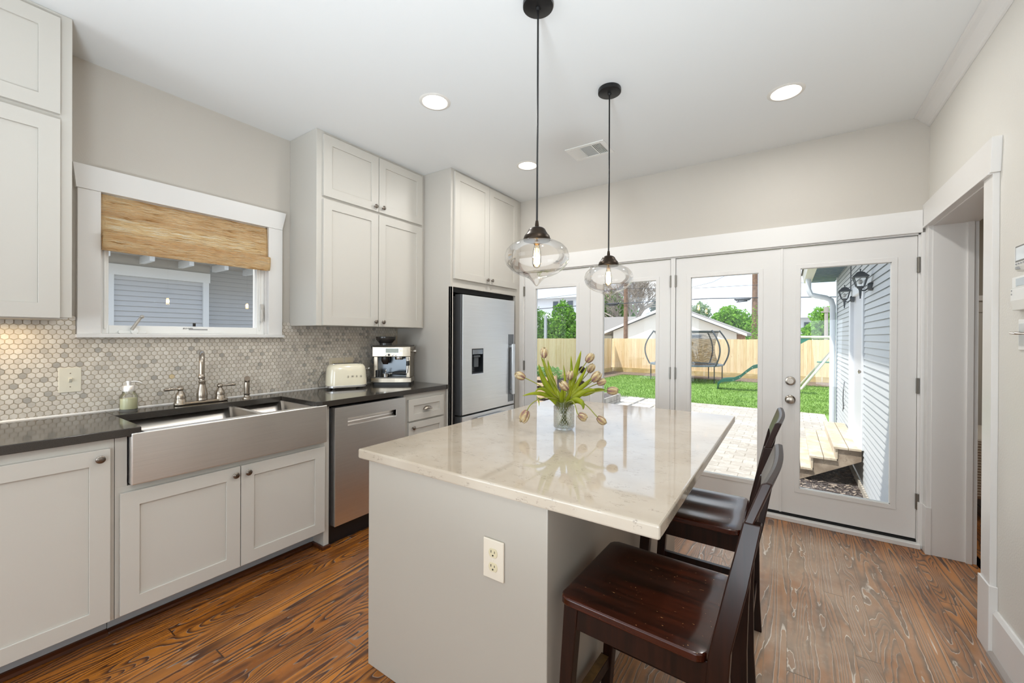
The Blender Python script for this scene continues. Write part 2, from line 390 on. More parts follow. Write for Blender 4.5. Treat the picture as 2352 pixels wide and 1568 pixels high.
def tile_mat():
    g = G('hex_marble_tile'); a = g.n('ShaderNodeAttribute'); a.attribute_name = 'tone'; f = a.outputs['Fac']
    c = g.ramp(f, (0, '#a6a19a'), (.07, '#b1aba3'), (.16, '#c8c0b5'), (.5, '#d3cabe'), (.80, '#dad2c7'), (.95, '#dfd8cd'), (1, '#d3bd94'))
    q = g.pos(); c = g.mix(g.ma('MULTIPLY', g.smooth(g.noise(g.vec(*q[:3]), 90, 3), .45, .75), .25), c, '#b7ada1')
    g.principled(c, .3, 0); return g.m
tile_m = tile_mat()
grout_m = simple('grout', '#c9bda9', .8)
# ================================================================== room shell
ZC = 2.839; XL = -3.118; XR = .757; YB = 3.75; YR = -2.7
struct('floor', M().box(XL-.15, 1.0, YR, 3.93, -.05, 0), floor_m)
struct('ceiling', M().box(XL-.15, XR+.2, YR-.1, 4.1, ZC, ZC+.12), ceil_m)
wy0, wy1, wz0, wz1 = .59, 1.458, 1.372, 2.15
w = M(); w.box(XL-.16, XL, YR-.1, wy0, 0, ZC); w.box(XL-.16, XL, wy1, YB+.15, 0, ZC); w.box(XL-.16, XL, wy0, wy1, 0, wz0); w.box(XL-.16, XL, wy0, wy1, wz1, ZC)
struct('wall_left', w, wall_m)
w = M(); w.box(XL, -2.43, YB, YB+.15, 0, ZC); w.box(-2.43, .73, YB, YB+.15, 2.075, ZC); w.box(.73, XR+.2, YB, YB+.15, 0, ZC)
struct('wall_back', w, wall_m)
oy0, oy1, oz = 2.762, 3.66, 2.11
w = M(); w.box(XR, XR+.2, YR, oy0, 0, ZC); w.box(XR, XR+.2, oy1, YB, 0, ZC); w.box(XR, XR+.2, oy0, oy1, oz, ZC)
struct('wall_right', w, wallr_m)
struct('wall_rear', M().box(XL-.16, XR+.2, YR-.12, YR, 0, ZC), wall_m)
# crown on the right wall
pr = [(XR, 2.764), (XR-.012, 2.768), (XR-.016, 2.778), (XR-.05, 2.812), (XR-.062, 2.83), (XR-.076, 2.832), (XR-.078, ZC), (XR, ZC)]
struct('trim_1', M().prism(pr, 'y', YR, YB), trim_m, bevel=.002)
# baseboard right with shoe
bb = struct('baseboard_right', M().prism([(XR, 0), (XR-.016, 0), (XR-.016, .185), (XR-.008, .2), (XR, .2)], 'y', YR, 2.648), trim_m)
sh = M().prism([(XR-.016, 0), (XR-.036, 0), (XR-.033, .012), (XR-.026, .019), (XR-.016, .022)], 'y', YR, 2.645).build('shoe_moulding', simple('grey_shoe', '#9a9088', .5), bb)
# doorway casing on the right wall
t = M(); t.prism([(2.636, 2.255), (2.652, 2.105), (3.748, 2.105), (3.748, 2.255)], 'x', XR-.032, XR+.0)
t.box(XR-.036, XR, 2.664, 3.748, 2.10, 2.112)
t.box(XR-.022, XR, 2.662, 2.762, .30, 2.105); t.box(XR-.028, XR, 2.648, 2.775, 0, .30); t.box(XR-.022, XR, 3.66, 3.725, .30, 2.105); t.box(XR-.028, XR, 3.65, 3.73, 0, .30)
struct('trim_2', t, trim_m, bevel=.0015)
t = M(); t.box(XR-.001, XR+.2, 3.655, 3.672, 0, 2.11); t.box(XR-.001, XR+.2, 2.745, 2.764, 0, 2.11); t.box(XR-.001, XR+.2, 2.76, 3.66, 2.095, 2.112)
t.box(XR+.150, XR+.178, 3.642, 3.66, 0, 2.11)
struct('trim_3', t, trim_m, bevel=.001)
# casing round the french doors
t = M(); t.box(-2.43, XR-.033, YB-.022, YB, 2.075, 2.222); t.box(.718, XR, YB-.018, YB, .30, 2.075); t.box(.708, XR, YB-.024, YB, 0, .30)
t.box(-2.43, -2.382, YB-.018, YB, 0, 2.075); t.box(-2.43, .735, YB+.0, YB+.15, 2.064, 2.076); t.box(-.858, -.820, YB-.006, YB+.12, .04, 2.07)
t.box(.706, .73, YB, YB+.15, 0, 2.075); t.box(-2.43, -2.374, YB, YB+.15, 0, 2.075)
struct('trim_4', t, trim_m, bevel=.0015)
t = M(); t.box(-2.43, .72, YB-.045, YB+.16, 0, .03)
struct('trim_5', t, trim_m, bevel=.003)
t = M(); t.box(-2.37, .706, YB-.002, YB+.1, .03, .044); struct('trim_6', t, darkgap_m)
# ---- four glazed door leaves
def door_leaf(n, x0, x1, gx0, gx1, gz0, gz1, hinge, knobs):
    y0, y1 = YB+.004, YB+.046; z0, z1 = .05, 2.058
    b = M().ring(y0, y1, x0, x1, z0, z1, gx0, gx1, gz0, gz1, 'y')
    d = struct('door_%d' % n, b, trim_m, bevel=.001)
    f = M(); e = .028
    f.ring(y0-.0035, y0, gx0-e, gx1+e, gz0-e, gz1+e, gx0+.003, gx1-.003, gz0+.003, gz1-.003, 'y')
    f.build('glazing_bead', trim_m, d, bevel=.0012)
    M().box(gx0, gx1, y0+.018, y0+.022, gz0, gz1).build('glass_pane', glass_m, d)
    s = M(); k = .006
    for a in ((gx0, gx0+k, gz0, gz1), (gx1-k, gx1, gz0, gz1), (gx0, gx1, gz0, gz0+k), (gx0, gx1, gz1-k, gz1)): s.box(a[0], a[1], y0+.012, y0+.03, a[2], a[3])
    s.build('glass_seal', white_m, d)
    for z in (1.865, 1.065, .30):
        h = M(); h.box(hinge-.009, hinge+.009, YB-.004, YB+.004, z-.05, z+.05); h.lathe((hinge, YB-.006, z-.052), [(.006, 0), (.006, .104)], 10)
        h.build('hinge', hinge_m, d)
    for kx, lock in knobs:
        k = M(); k.lathe((kx, y0, .911), [(.033, 0), (.034, -.003), (.03, -.008), (.013, -.012), (.012, -.028), (.024, -.034), (.028, -.046), (.024, -.056), (.01, -.059), (0, -.059)], 28, 'y')
        k.build('door_knob', lock, d, smooth=True)
        k = M(); k.lathe((kx, y0, 1.052), [(.033, 0), (.034, -.003), (.031, -.012), (.022, -.014), (.021, -.016), (.0, -.016)], 28, 'y')
        k.box(kx-.004, kx+.004, y0-.026, y0-.015, 1.040, 1.064)
        k.build('deadbolt', lock, d, smooth=True)
    return d
door_leaf(1, -2.370, -1.622, -2.238, -1.760, .246, 1.888, -2.376, [(-1.695, simple('oiled_knob', '#3c3228', .4, .8))])
door_leaf(2, -1.616, -.862, -1.485, -.984, .246, 1.888, -.859, [])
door_leaf(3, -.816, -.050, -.698, -.197, .246, 1.890, -.819, [])
door_leaf(4, -.042, .704, .068, .579, .246, 1.900, .709, [(.011, nickel_m)])
struct('trim_7', M().box(-.054, -.040, YB-.006, YB+.004, .05, 2.058), trim_m, bevel=.001)
struct('trim_8', M().box(-1.626, -1.612, YB-.006, YB+.004, .05, 2.058), trim_m, bevel=.001)
# ---- kitchen window
XF = XL+.028
cs = M(); cs.prism([(.485, 2.277), (.497, 2.15), (1.548, 2.15), (1.576, 2.277)], 'x', XL, XF+.006)
cs.box(XL, XF, .503, .592, 1.38, 2.15); cs.box(XL, XF, 1.456, 1.552, 1.38, 2.15); cs.box(XL, XF+.024, .497, 1.556, 1.362, 1.38)
win = struct('window_1', cs, trim_m, bevel=.0015)
jm = M(); jm.box(XL-.16, XL, wy0, wy0+.012, wz0, wz1); jm.box(XL-.16, XL, wy1-.012, wy1, wz0, wz1); jm.box(XL-.16, XL, wy0, wy1, wz1-.012, wz1); jm.box(XL-.16, XF, wy0, wy1, wz0, wz0+.012)
jm.build('window_jamb', trim_m, win, bevel=.001)
sa = M(); gx = XL-.05
sa.box(gx-.03, gx+.03, .602, .632, 1.384, 2.138); sa.box(gx-.03, gx+.03, 1.398, 1.446, 1.384, 2.138); sa.box(gx-.03, gx+.03, .632, 1.398, 1.384, 1.43); sa.box(gx-.03, gx+.03, .632, 1.398, 2.09, 2.138)
sa.box(gx+.03, gx+.036, .612, .622, 1.41, 2.1); sa.box(gx+.03, gx+.036, 1.41, 1.42, 1.41, 2.1)
sa.build('window_sash', white_m, win, bevel=.002)
M().box(gx-.004, gx, .632, 1.398, 1.43, 2.09).build('glass_pane', glass_m, win)
ck = M(); xk = XL-.012
ck.prism(rrect(.668, .79, 1.384, 1.402, .008), 'x', xk-.02, xk+.012); ck.lathe((xk+.012, .735, 1.398), [(.018, 0), (.017, .01), (0, .013)], 16, 'x')
cr_ = ck.build('crank_base', white_m, win, bevel=.002)
h = M(); h.tube([(xk+.02, .722, 1.405), (xk+.022, .735, 1.43), (xk+.024, .76, 1.475)], [.009, .008, .007], 10, flat=.6); h.ball((xk+.026, .766, 1.482), .011)
h.build('crank_handle', simple('satin_handle', '#b9b4ac', .35, .4), cr_, smooth=True)
h = M(); h.box(gx+.03, gx+.05, 1.418, 1.432, 1.48, 1.60); h.tube([(gx+.05, 1.425, 1.56), (gx+.055, 1.424, 1.50), (gx+.05, 1.422, 1.47)], .006, 8)
h.build('sash_latch', simple('latch', '#c6c2bb', .4), win, bevel=.001)
h = M(); h.box(gx+.03, gx+.034, 1.02, 1.035, 1.432, 1.452); h.build('sensor', black_m, win)
h = M(); h.box(gx+.03, gx+.0315, 1.0, 1.10, 1.408, 1.416); sl = h.build('maker_plate', grayp_m, win)
letters('JELD-WEN', .011, simple('print_black', '#26262a', .5), win, Vector((gx+.0325, .995, 1.418))-ORG[win], (R(90), 0, R(90)), .0003)
# ---- backsplash of hexagonal mosaic
bs = M().box(XL, XL+.006, -1.2, .5, .95, 1.47).box(XL, XL+.006, .5, 1.554, .95, 1.365).box(XL, XL+.006, 1.554, 2.64, .95, 1.47).build('backsplash_grout', grout_m); bs.name = 'trim_9'; bs['kind'] = 'structure'
tones = []; tl = M(); wv = .0279; rv = wv*.866; r_ = random.Random(3); row = 0; zc = .955
while zc < 1.465:
    yc = -1.2+(wv/2 if row % 2 else 0)
    while yc < 2.635:
        hid = .497 < yc < 1.556 and zc > 1.38
        if not hid and yc > -.4:
            rr = (wv/2-.0011)/math.cos(PI/6); dx = r_.uniform(0, .0012)
            o_, i_ = [], []
            for k in range(6):
                a = PI/6+k*PI/3; cy, cz = math.cos(a), math.sin(a)
                yy = lambda q: min(yc+q*cy, 2.638)
                o_.append((XL+.006, yy(rr), zc+rr*cz)); i_.append((XL+.0095+dx, yy(rr*.93), zc+rr*.93*cz))
            tl.add(o_+i_, [(6, 7, 8, 9, 10, 11)]+[(k, (k+1) % 6, 6+(k+1) % 6, 6+k) for k in range(6)])
            t_ = r_.random(); grey = .5 if yc > 1.6 else 0
            if r_.random() < .07+.12*(yc > 1.7): t_ = r_.uniform(.0, .15)
            elif t_ > .9985: t_ = 1
            else: t_ = .2+.74*t_
            tones += [t_]*7
        yc += wv
    zc += rv; row += 1
ti = tl.build('mosaic_tiles', tile_m, bs, fix=False)
at = ti.data.attributes.new('tone', 'FLOAT', 'FACE'); at.data.foreach_set('value', tones)
M().prism([(XL+.006, .957), (XL+.016, .957), (XL+.009, .966), (XL+.006, .966)], 'y', -.6, 2.64).build('caulk_line', trim_m, bs)
# ================================================================== cabinets
def knob_mb(x, y, z, oval=1.0, mb=None):
    """round cabinet knob sticking out towards +x"""
    k = mb or M()
    b = len(k.v)
    k.lathe((x, y, z), [(.008, 0), (.006, .004), (.0055, .012), (.013, .015), (.0165, .018), (.0165, .021), (.013, .0235), (.0105, .024), (.009, .0262), (.004, .0275), (0, .0277)], 24, 'x')
    return k
def cab_door(cab, face, y0, y1, z0, z1, knob=None, w=.066, name='door'):
    d = M().shaker(face, y0, y1, z0, z1, .02, w).build(name, cab_m, cab, bevel=.0012)
    if knob: knob_mb(face, *knob).build('knob', knob_m, d, smooth=True)
    return d
# wall cabinet left of the window
c = thing('wall_cabinet', 'pale grey wall cabinet left of the kitchen window, cut off at the photo edge', 'cabinet', (-2.94, -.2, 1.447))
b = M(); b.box(XL+.001, -2.76, -.85, .432, 1.455, ZC-.001); b.box(XL+.01, -2.765, -.84, .42, 1.448, 1.458)
b.build('body', cab_m, c, bevel=.0012)
for a, e in ((-.635, -.125), (-.12, .392)):
    cab_door(c, -2.74, a, e, 2.376, 2.81, None); cab_door(c, -2.74, a, e, 1.452, 2.352, None)
lt = M().box(XL+.05, XL+.075, -.6, .12, 1.436, 1.448).build('under_cabinet_light', emit('warm_strip', '#ffd9a0', 6), c)
ul = lamp('under_cabinet_lamp', 'AREA', (XL+.12, -.05, 1.43), (0, 0, 0), 1.7, (1, .80, .52), shape='RECTANGLE', size=.05, size_y=.8)
# wall cabinet between window and fridge
c = thing('wall_cabinet', 'pale grey four-door wall cabinet above the toaster and espresso machine', 'cabinet', (-2.94, 2.13, 1.447))
b = M(); b.box(XL+.001, -2.76, 1.618, 2.639, 1.449, ZC-.001)
b.build('body', cab_m, c, bevel=.0012)
cab_door(c, -2.74, 1.66, 2.129, 2.374, 2.812, (2.095, 2.408)); cab_door(c, -2.74, 2.135, 2.605, 2.374, 2.812, (2.170, 2.413))
cab_door(c, -2.74, 1.66, 2.129, 1.452, 2.352, (2.100, 1.490)); cab_door(c, -2.74, 2.135, 2.605, 1.452, 2.352, (2.172, 1.489))
# tall fridge surround
c = thing('fridge_cabinet', 'tall pale grey cabinet framing the refrigerator with two doors on top', 'cabinet', (-2.77, 3.19, 0))
M().box(XL+.001, -2.431, 2.641, 2.665, 0, ZC-.001).build('side_panel', cabside_m, c, bevel=.001)
b = M(); b.box(XL+.001, -2.431, 2.665, 3.748, 1.81, ZC-.001); b.box(XL+.3, -2.431, 3.66, 3.748, 0, 1.81)
b.box(-2.452, -2.431, 2.641, 2.675, 0, 1.81); b.build('body', cab_m, c, bevel=.001)
M().box(-2.9, -2.46, 2.68, 3.655, 1.768, 1.808).build('dark_recess', darkgap_m, c)
cab_door(c, -2.411, 2.675, 3.168, 1.881, 2.815, (3.135, 1.918)); cab_door(c, -2.411, 3.173, 3.665, 1.881, 2.815, (3.206, 1.92))
# ---------------- refrigerator
c = thing('refrigerator', 'stainless steel refrigerator with a water dispenser in its door', 'refrigerator', (-2.74, 3.17, 0))
M().box(-3.08, -2.475, 2.735, 3.60, .02, 1.735).build('body', simple('fridge_side', '#3a3a3c', .45), c, bevel=.004)
yL, yR = 2.742, 3.588
d = M(); dy0, dy1, dz0, dz1 = 2.893, 3.062, 1.032, 1.262
def fdoor(z0, z1, cut=None):
    q = M(); n = 8; prof = [(-2.47, yL), (-2.405, yL), (-2.397, yL+.008)]
    q.box(-2.47, -2.398, yL+.0, yL+.02, z0, z1, 1)
    if cut: 
        q.ring(-2.395, -2.468, yL+.02, yR, z0, z1, *cut)
    else: q.box(-2.468, -2.395, yL+.02, yR, z0, z1)
    return q
dr = fdoor(.674, 1.75, (dy0, dy1, dz0, dz1)).build('door', [fridge_m, simple('fridge_edge', '#5a5b5d', .4, .5)], c, bevel=.004)
fz = fdoor(.06, .660).build('freezer_drawer', [fridge_m, bpy.data.materials['fridge_edge']], c, bevel=.004)
q = M(); q.box(-2.462, -2.450, dy0, dy1, dz0, dz1); q.box(-2.462, -2.396, dy0, dy0+.006, dz0, dz1); q.box(-2.462, -2.396, dy1-.006, dy1, dz0, dz1)
q.box(-2.462, -2.396, dy0, dy1, dz0, dz0+.012); q.box(-2.462, -2.396, dy0, dy1, dz1-.045, dz1)
dp = q.build('water_dispenser', simple('dispenser_dark', '#24272b', .25), dr, bevel=.001)
M().box(-2.397, -2.3935, dy0+.01, dy1-.01, dz1-.05, dz1-.008).build('dispenser_panel', simple('dispenser_silver', '#8f959b', .15, .8), dr)
q = M(); q.box(-2.45, -2.41, dy0+.05, dy0+.115, dz0+.06, dz0+.15); q.box(-2.43, -2.40, dy0+.035, dy0+.13, dz0+.15, dz0+.17)
q.build('dispenser_paddle', simple('paddle_grey', '#4d5257', .3), dr, bevel=.003)
q = M(); q.box(-2.397, -2.3925, 3.475, 3.572, .705, 1.40); hr = q.build('handle_recess', simple('handle_shade', '#7f8285', .35, .8), dr, bevel=.001)
q = M(); q.box(-2.372, -2.352, 3.50, 3.54, .78, 1.30); q.box(-2.395, -2.36, 3.505, 3.535, .79, .82); q.box(-2.395, -2.36, 3.505, 3.535, 1.26, 1.29)
q.build('door_handle', simple('handle_satin', '#d5d7d9', .3, 1), dr, bevel=.004)
q = M(); q.box(-2.378, -2.358, 2.95, 3.4, .60, .63); q.build('drawer_handle', bpy.data.materials['handle_satin'], fz, bevel=.004)
q = M(); [q.lathe((-2.394, 3.30+.012*i, .945+.004*(i % 2)), [(.006, 0), (.005, .001)], 10, 'x') for i in range(2)]
q.build('maker_badge', simple('badge_silver', '#eceef0', .3, .6), dr)
# ---------------- base cabinets
FX, FF = -2.461, -2.482
def base_cab(label, y0, y1, name='base_cabinet'):
    return thing(name, label, 'cabinet', (-2.8, (y0+y1)/2, 0))
c = base_cab('pale grey base cabinet at the photo edge, left of the sink', -.9, .52)
b = M(); b.box(XL+.01, FF, -.9, .519, .11, .919); b.build('body', cab_m, c, bevel=.001)
M().box(XL+.1, -2.60, -.9, .519, 0, .11).build('toe_kick', simple('toe_board', '#aab0b4', .5), c)
cab_door(c, FX, -.115, .503, .12, .879, (.468, .842)); cab_door(c, FX, -.74, -.12, .12, .879, (-.155, .842))
M().prism([(-2.60, 0), (-2.575, 0), (-2.578, .014), (-2.590, .022), (-2.60, .024)], 'y', -.9, .52).build('shoe_moulding', shoe_m, c)
c = base_cab('pale grey two-door sink cabinet below the steel apron sink', .52, 1.545, 'sink_cabinet')
b = M(); b.box(XL+.01, FF, .521, 1.510, .11, .694); b.box(XL+.01, FF, .521, .562, .694, .919); b.box(XL+.01, FF, 1.510, 1.546, 0, .919)
b.build('body', cab_m, c, bevel=.001)
M().box(XL+.1, -2.60, .521, 1.51, 0, .11).build('toe_kick', bpy.data.materials['toe_board'], c)
cab_door(c, FX, .535, 1.017, .122, .668, (.990, .628)); cab_door(c, FX, 1.021, 1.507, .122, .668, (1.052, .628))
q = M(); q.prism([(-2.60, 0), (-2.575, 0), (-2.578, .014), (-2.590, .022), (-2.60, .024)], 'y', .52, 1.492)
q.box(-2.60, -2.482, 1.492, 1.510, 0, .022); q.box(-2.482, -2.462, 1.492, 1.55, 0, .022)
q.build('shoe_moulding', shoe_m, c, bevel=.004)
c = base_cab('narrow pale grey drawer cabinet between dishwasher and fridge surround', 2.17, 2.64, 'drawer_cabinet')
b = M(); b.box(XL+.01, FF, 2.172, 2.639, .11, .919); b.build('body', cab_m, c, bevel=.001)
M().box(XL+.1, -2.56, 2.172, 2.639, 0, .11).build('toe_kick', bpy.data.materials['toe_board'], c)
d = M().shaker(FX, 2.205, 2.600, .706, .876, .02, .052).build('drawer', cab_m, c, bevel=.0012)
q = M(); P = []
for i in range(9):       # cup pull: half shell open at the bottom
    a = PI*i/8
    for j in range(6):
        e = PI/2*j/5; P.append((FX+.001-.009*0+.026*math.sin(e), 2.40-.046*math.cos(a)*math.cos(e*.55), .782+.026*math.sin(a)*math.cos(e*.9)+.0))
q.add(P, [(i*6+j, i*6+j+1, (i+1)*6+j+1, (i+1)*6+j) for i in range(8) for j in range(5)])
cp = q.build('cup_pull', nickel_m, d, smooth=True)
so = cp.modifiers.new('t', 'SOLIDIFY'); so.thickness = .002
cab_door(c, FX, 2.205, 2.600, .12, .692, (2.245, .652), .052)
# ---------------- dishwasher
c = thing('dishwasher', 'stainless steel dishwasher with a pocket handle right of the sink cabinet', 'dishwasher', (-2.8, 1.86, 0))
b = M(); b.box(XL+.05, -2.50, 1.552, 2.168, .02, .90); b.box(-2.53, -2.505, 1.552, 2.168, 0, .12); b.build('tub', black_m, c)
ya, yb, za, zb = 1.664, 2.072, .776, .824
b = M().ring(-2.452, -2.50, 1.570, 2.162, .125, .905, ya, yb, za, zb)
d = b.build('door', steel('dishwasher_steel', '#f6f5f3', .36), c, bevel=.002)
n = 12; P = []
for i in range(n+1):
    t = i/n
    for y in (ya, yb): P.append((-2.454-.030*math.sin(PI*min(1, t*.9+.05)), y, zb-(zb-za)*t))
b = M().add(P, [(2*i, 2*i+1, 2*i+3, 2*i+2) for i in range(n)]); b.box(-2.49, -2.453, ya-.002, ya, za, zb); b.box(-2.49, -2.453, yb, yb+.002, za, zb)
b.build('pocket_handle', steel_m, d, smooth=True)
# ---------------- countertop (dark)
CT, CB, CFX = .958, .921, -2.452
t = M(); z0, z1 = CB, CT
sy0, sy1, sxb = .608, 1.452, -2.902
t.prism([(XL+.006, -.9), (XL+.006, sy0), (-2.482, sy0), (CFX, sy0-.004), (CFX, -.9)], 'z', z0, z1)
t.prism([(XL+.006, sy0), (XL+.006, sy1), (sxb, sy1), (sxb, sy0)], 'z', z0, z1)
t.prism([(XL+.006, sy1), (XL+.006, 2.638), (CFX, 2.638), (CFX, sy1+.03), (-2.478, sy1+.0)], 'z', z0, z1)
t.build('countertop', stone_m, bevel=.0025)
tag(bpy.data.objects['countertop'], 'dark polished stone worktop along the left wall around the sink', 'countertop')
# ---------------- apron sink
c = thing('apron_sink', 'stainless steel double-bowl farmhouse sink with a tall front apron', 'sink', (-2.68, 1.03, .69))
ax0, ax1 = -2.50, -2.441; y0, y1 = .568, 1.508
b = M(); b.box(-2.4505, ax1, y0, y1, .700, .934); b.prism([(y0, .70), (y1, .70), (y1, .9195), (1.448, .9195), (1.448, .934), (.613, .934), (.613, .9195), (y0, .9195)], 'x', ax0, -2.4505); b.build('apron', steel_m, c, bevel=.004, seg=3)
def bowl(ya, yb, xb, xf, zt, zb, name):
    q = M(); r = .03; top = rrect(xb, xf, ya, yb, r, 4); bot = rrect(xb+.012, xf-.012, ya+.012, yb-.012, r, 4); n = len(top)
    v = [(x, y, zt) for x, y in top]+[(x, y, zb) for x, y in bot]
    q.add(v, [(i, (i+1) % n, n+(i+1) % n, n+i) for i in range(n)]+[[n+i for i in range(n)]])
    cx, cy = (xb+xf)/2, (ya+yb)/2; q.lathe((cx, cy, zb), [(.055, .001), (.04, .0015), (.0, .0015)], 20)
    o = q.build(name, basin_m, c, fix=False, smooth=30); 
    so = o.modifiers.new('t', 'SOLIDIFY'); so.thickness = .004; so.offset = 1; return o
bowl(.614, 1.135, -2.925, -2.505, .930, .715, 'basin'); bowl(1.155, 1.446, -2.925, -2.505, .930, .715, 'basin')
q = M(); q.box(-2.90, -2.50, 1.133, 1.157, .90, .931); q.box(-2.505, -2.499, .614, 1.446, .70, .932); q.box(-2.94, -2.925, .575, 1.5, .70, .918); q.box(-2.93, -2.5, .598, .612, .70, .918); q.box(-2.93, -2.5, 1.448, 1.462, .70, .918)
q.build('sink_rim', steel_m, c, bevel=.002)
# ---------------- faucet
c = thing('kitchen_faucet', 'brushed nickel bridge faucet with gooseneck spout and two lever handles behind the sink', 'faucet', (-3.005, 1.04, CT))
fx = -3.005
q = M(); q.prism([(x, y) for x, y in rrect(fx-.027, fx+.027, .884, 1.166, .026, 6)], 'z', CT, CT+.018); q.build('base_plate', nickel_m, c, bevel=.006, seg=3)
q = M(); q.lathe((fx, 1.026, CT+.018), [(.0275, 0), (.0285, .006), (.027, .009), (.029, .02), (.0285, .04), (.024, .065), (.0185, .09), (.0175, .108), (.0195, .111), (.0195, .117), (.0155, .119), (.0145, .123)], 28)
SC, SN = math.cos(R(20)), math.sin(R(20)); pts = [(fx, 1.026, CT+.13)]; top = CT+.245
pts.append((fx, 1.026, top-.02))
for i in range(1, 15):
    a = PI*i/14; pts.append((fx+.062*(1-math.cos(a))*SC, 1.026-.062*(1-math.cos(a))*SN, top+.062*math.sin(a)*1.05))
ox_, oy_ = fx+.124*SC, 1.026-.124*SN; pts.append((ox_, oy_, top-.035)); pts.append((ox_, oy_, top-.06))
q.tube(pts, .0135, 16)
q.lathe((ox_, oy_, top-.085), [(.015, 0), (.0175, .003), (.0175, .018), (.0155, .022), (.014, .028)], 20)
q.build('gooseneck_spout', nickel_m, c, smooth=50)
for y, s in ((.917, -1), (1.122, 1)):
    q = M(); q.lathe((fx, y, CT+.006), [(.031, 0), (.029, .008), (.0275, .026), (.0255, .03), (.025, .034), (.0265, .042), (.022, .062), (.0135, .076), (.011, .084)], 24)
    q.ball((fx, y, CT+.098), .0165, 16)
    q.tube([(fx+.004, y+s*.012, CT+.098), (fx+.008, y+s*.03, CT+.099), (fx+.012, y+s*.05, CT+.102), (fx+.015, y+s*.07, CT+.101), (fx+.016, y+s*.082, CT+.100)], [.006, .0065, .0095, .0095, .0075], 12)
    q.build('lever_handle', nickel_m, c, smooth=50)
q = M(); sy_, sx_ = 1.272, -2.99
q.lathe((sx_, sy_, CT), [(.027, 0), (.026, .006), (.019, .010), (.0165, .016), (.0165, .028), (.018, .03), (.018, .034), (.0155, .036), (.0165, .06), (.0175, .085), (.016, .11)], 24)
q.tube([(sx_, sy_, CT+.106), (sx_+.004, sy_, CT+.125), (sx_+.016, sy_-.005, CT+.135), (sx_+.03, sy_-.01, CT+.134)], [.016, .0165, .0165, .0165], 16)
o = q.build('side_sprayer', nickel_m, smooth=50); tag(o, 'small brushed nickel side sprayer standing right of the faucet', 'sprayer')
# ---------------- soap dispenser
c = thing('soap_dispenser', 'clear glass soap bottle with steel pump and pale yellow soap', 'soap dispenser', (-3.0, .70, CT))
sx, sy = -3.02, .690
gl = G('bottle_glass'); p = gl.principled((1, 1, 1, 1), .02, 0, None, Transmission_Weight=1.0, IOR=1.3); bottle_m = gl.m
q = M(); q.lathe((sx, sy, CT), [(.036, 0), (.038, .004), (.038, .075), (.036, .085), (.029, .095), (.027, .10), (.027, .115)], 32)
q.build('bottle', thin_glass('bottle_clear', (.97, .98, .97, 1), .02, .9), c, smooth=40)
q = M(); q.lathe((sx, sy, CT+.012), [(.0365, 0), (.0365, .058), (0, .058)], 32); q.build('soap', simple('yellow_soap', '#fbf6c8', .3), c, smooth=40)
q = M(); q.lathe((sx, sy, CT), [(.037, .001), (.037, .010), (0, .010)], 32); q.build('glass_foot', simple('foot_glass', '#c9c6bf', .1, Alpha=.5), c)
q = M(); q.lathe((sx, sy, CT+.110), [(.030, 0), (.030, .003), (.026, .004), (.026, .028), (.024, .031), (.010, .031), (.010, .045), (.0125, .046), (.0125, .055), (0, .056)], 28)
q.tube([(sx, sy, CT+.160), (sx+.01, sy+.025, CT+.161), (sx+.014, sy+.04, CT+.157), (sx+.018, sy+.052, CT+.148)], [.0065, .005, .004, .0035], 10)
q.build('pump', steel_m, c, smooth=40)
# ---------------- wall plates
def plate_x(name, label, x, y0, y1, z0, z1, cat, mat=ivory_m, sgn=1):
    c = thing(name, label, cat, (x, (y0+y1)/2, z0)); q = M(); a, b = sorted((x, x+sgn*.006)); q.box(a, b, y0, y1, z0, z1)
    q.build('plate', mat, c, bevel=.003, seg=3); return c
c = plate_x('light_switch', 'cream single toggle switch plate on the hexagon tiles left of the soap', XL+.0095, .438, .521, 1.076, 1.204, 'switch')
q = M(); q.hexa([(XL+.014, .474, 1.128), (XL+.018, .474, 1.128), (XL+.018, .486, 1.128), (XL+.014, .486, 1.128), (XL+.014, .474, 1.152), (XL+.030, .475, 1.147), (XL+.030, .485, 1.147), (XL+.014, .486, 1.152)])
q.build('toggle', ivory_m, c, bevel=.001)
for z in (1.105, 1.175): M().lathe((XL+.0155, .480, z), [(.003, 0), (.002, .0015), (0, .0018)], 10, 'x').build('screw', nickel_m, c)
for y0, y1, nm, lb in ((1.934, 2.064, 'double_outlet_plate', 'wide tan outlet plate on the tiles behind the cream toaster'), (2.074, 2.158, 'single_outlet_plate', 'narrower tan outlet plate behind the toaster, nearer the espresso machine')):
    c = plate_x(nm, lb, XL+.0095, y0, y1, 1.075, 1.195, 'outlet', simple('tan_plate_'+nm[:1], '#d6c9b2', .12))
    q = M()
    for k in range(1 if y1-y0 < .1 else 2):
        yc = (y0+y1)/2+(0 if y1-y0 < .1 else (-.028 if k == 0 else .028)); q.box(XL+.0155, XL+.018, yc-.016, yc+.016, 1.10, 1.17)
    q.build('socket_face', ivory2_m, c, bevel=.002)
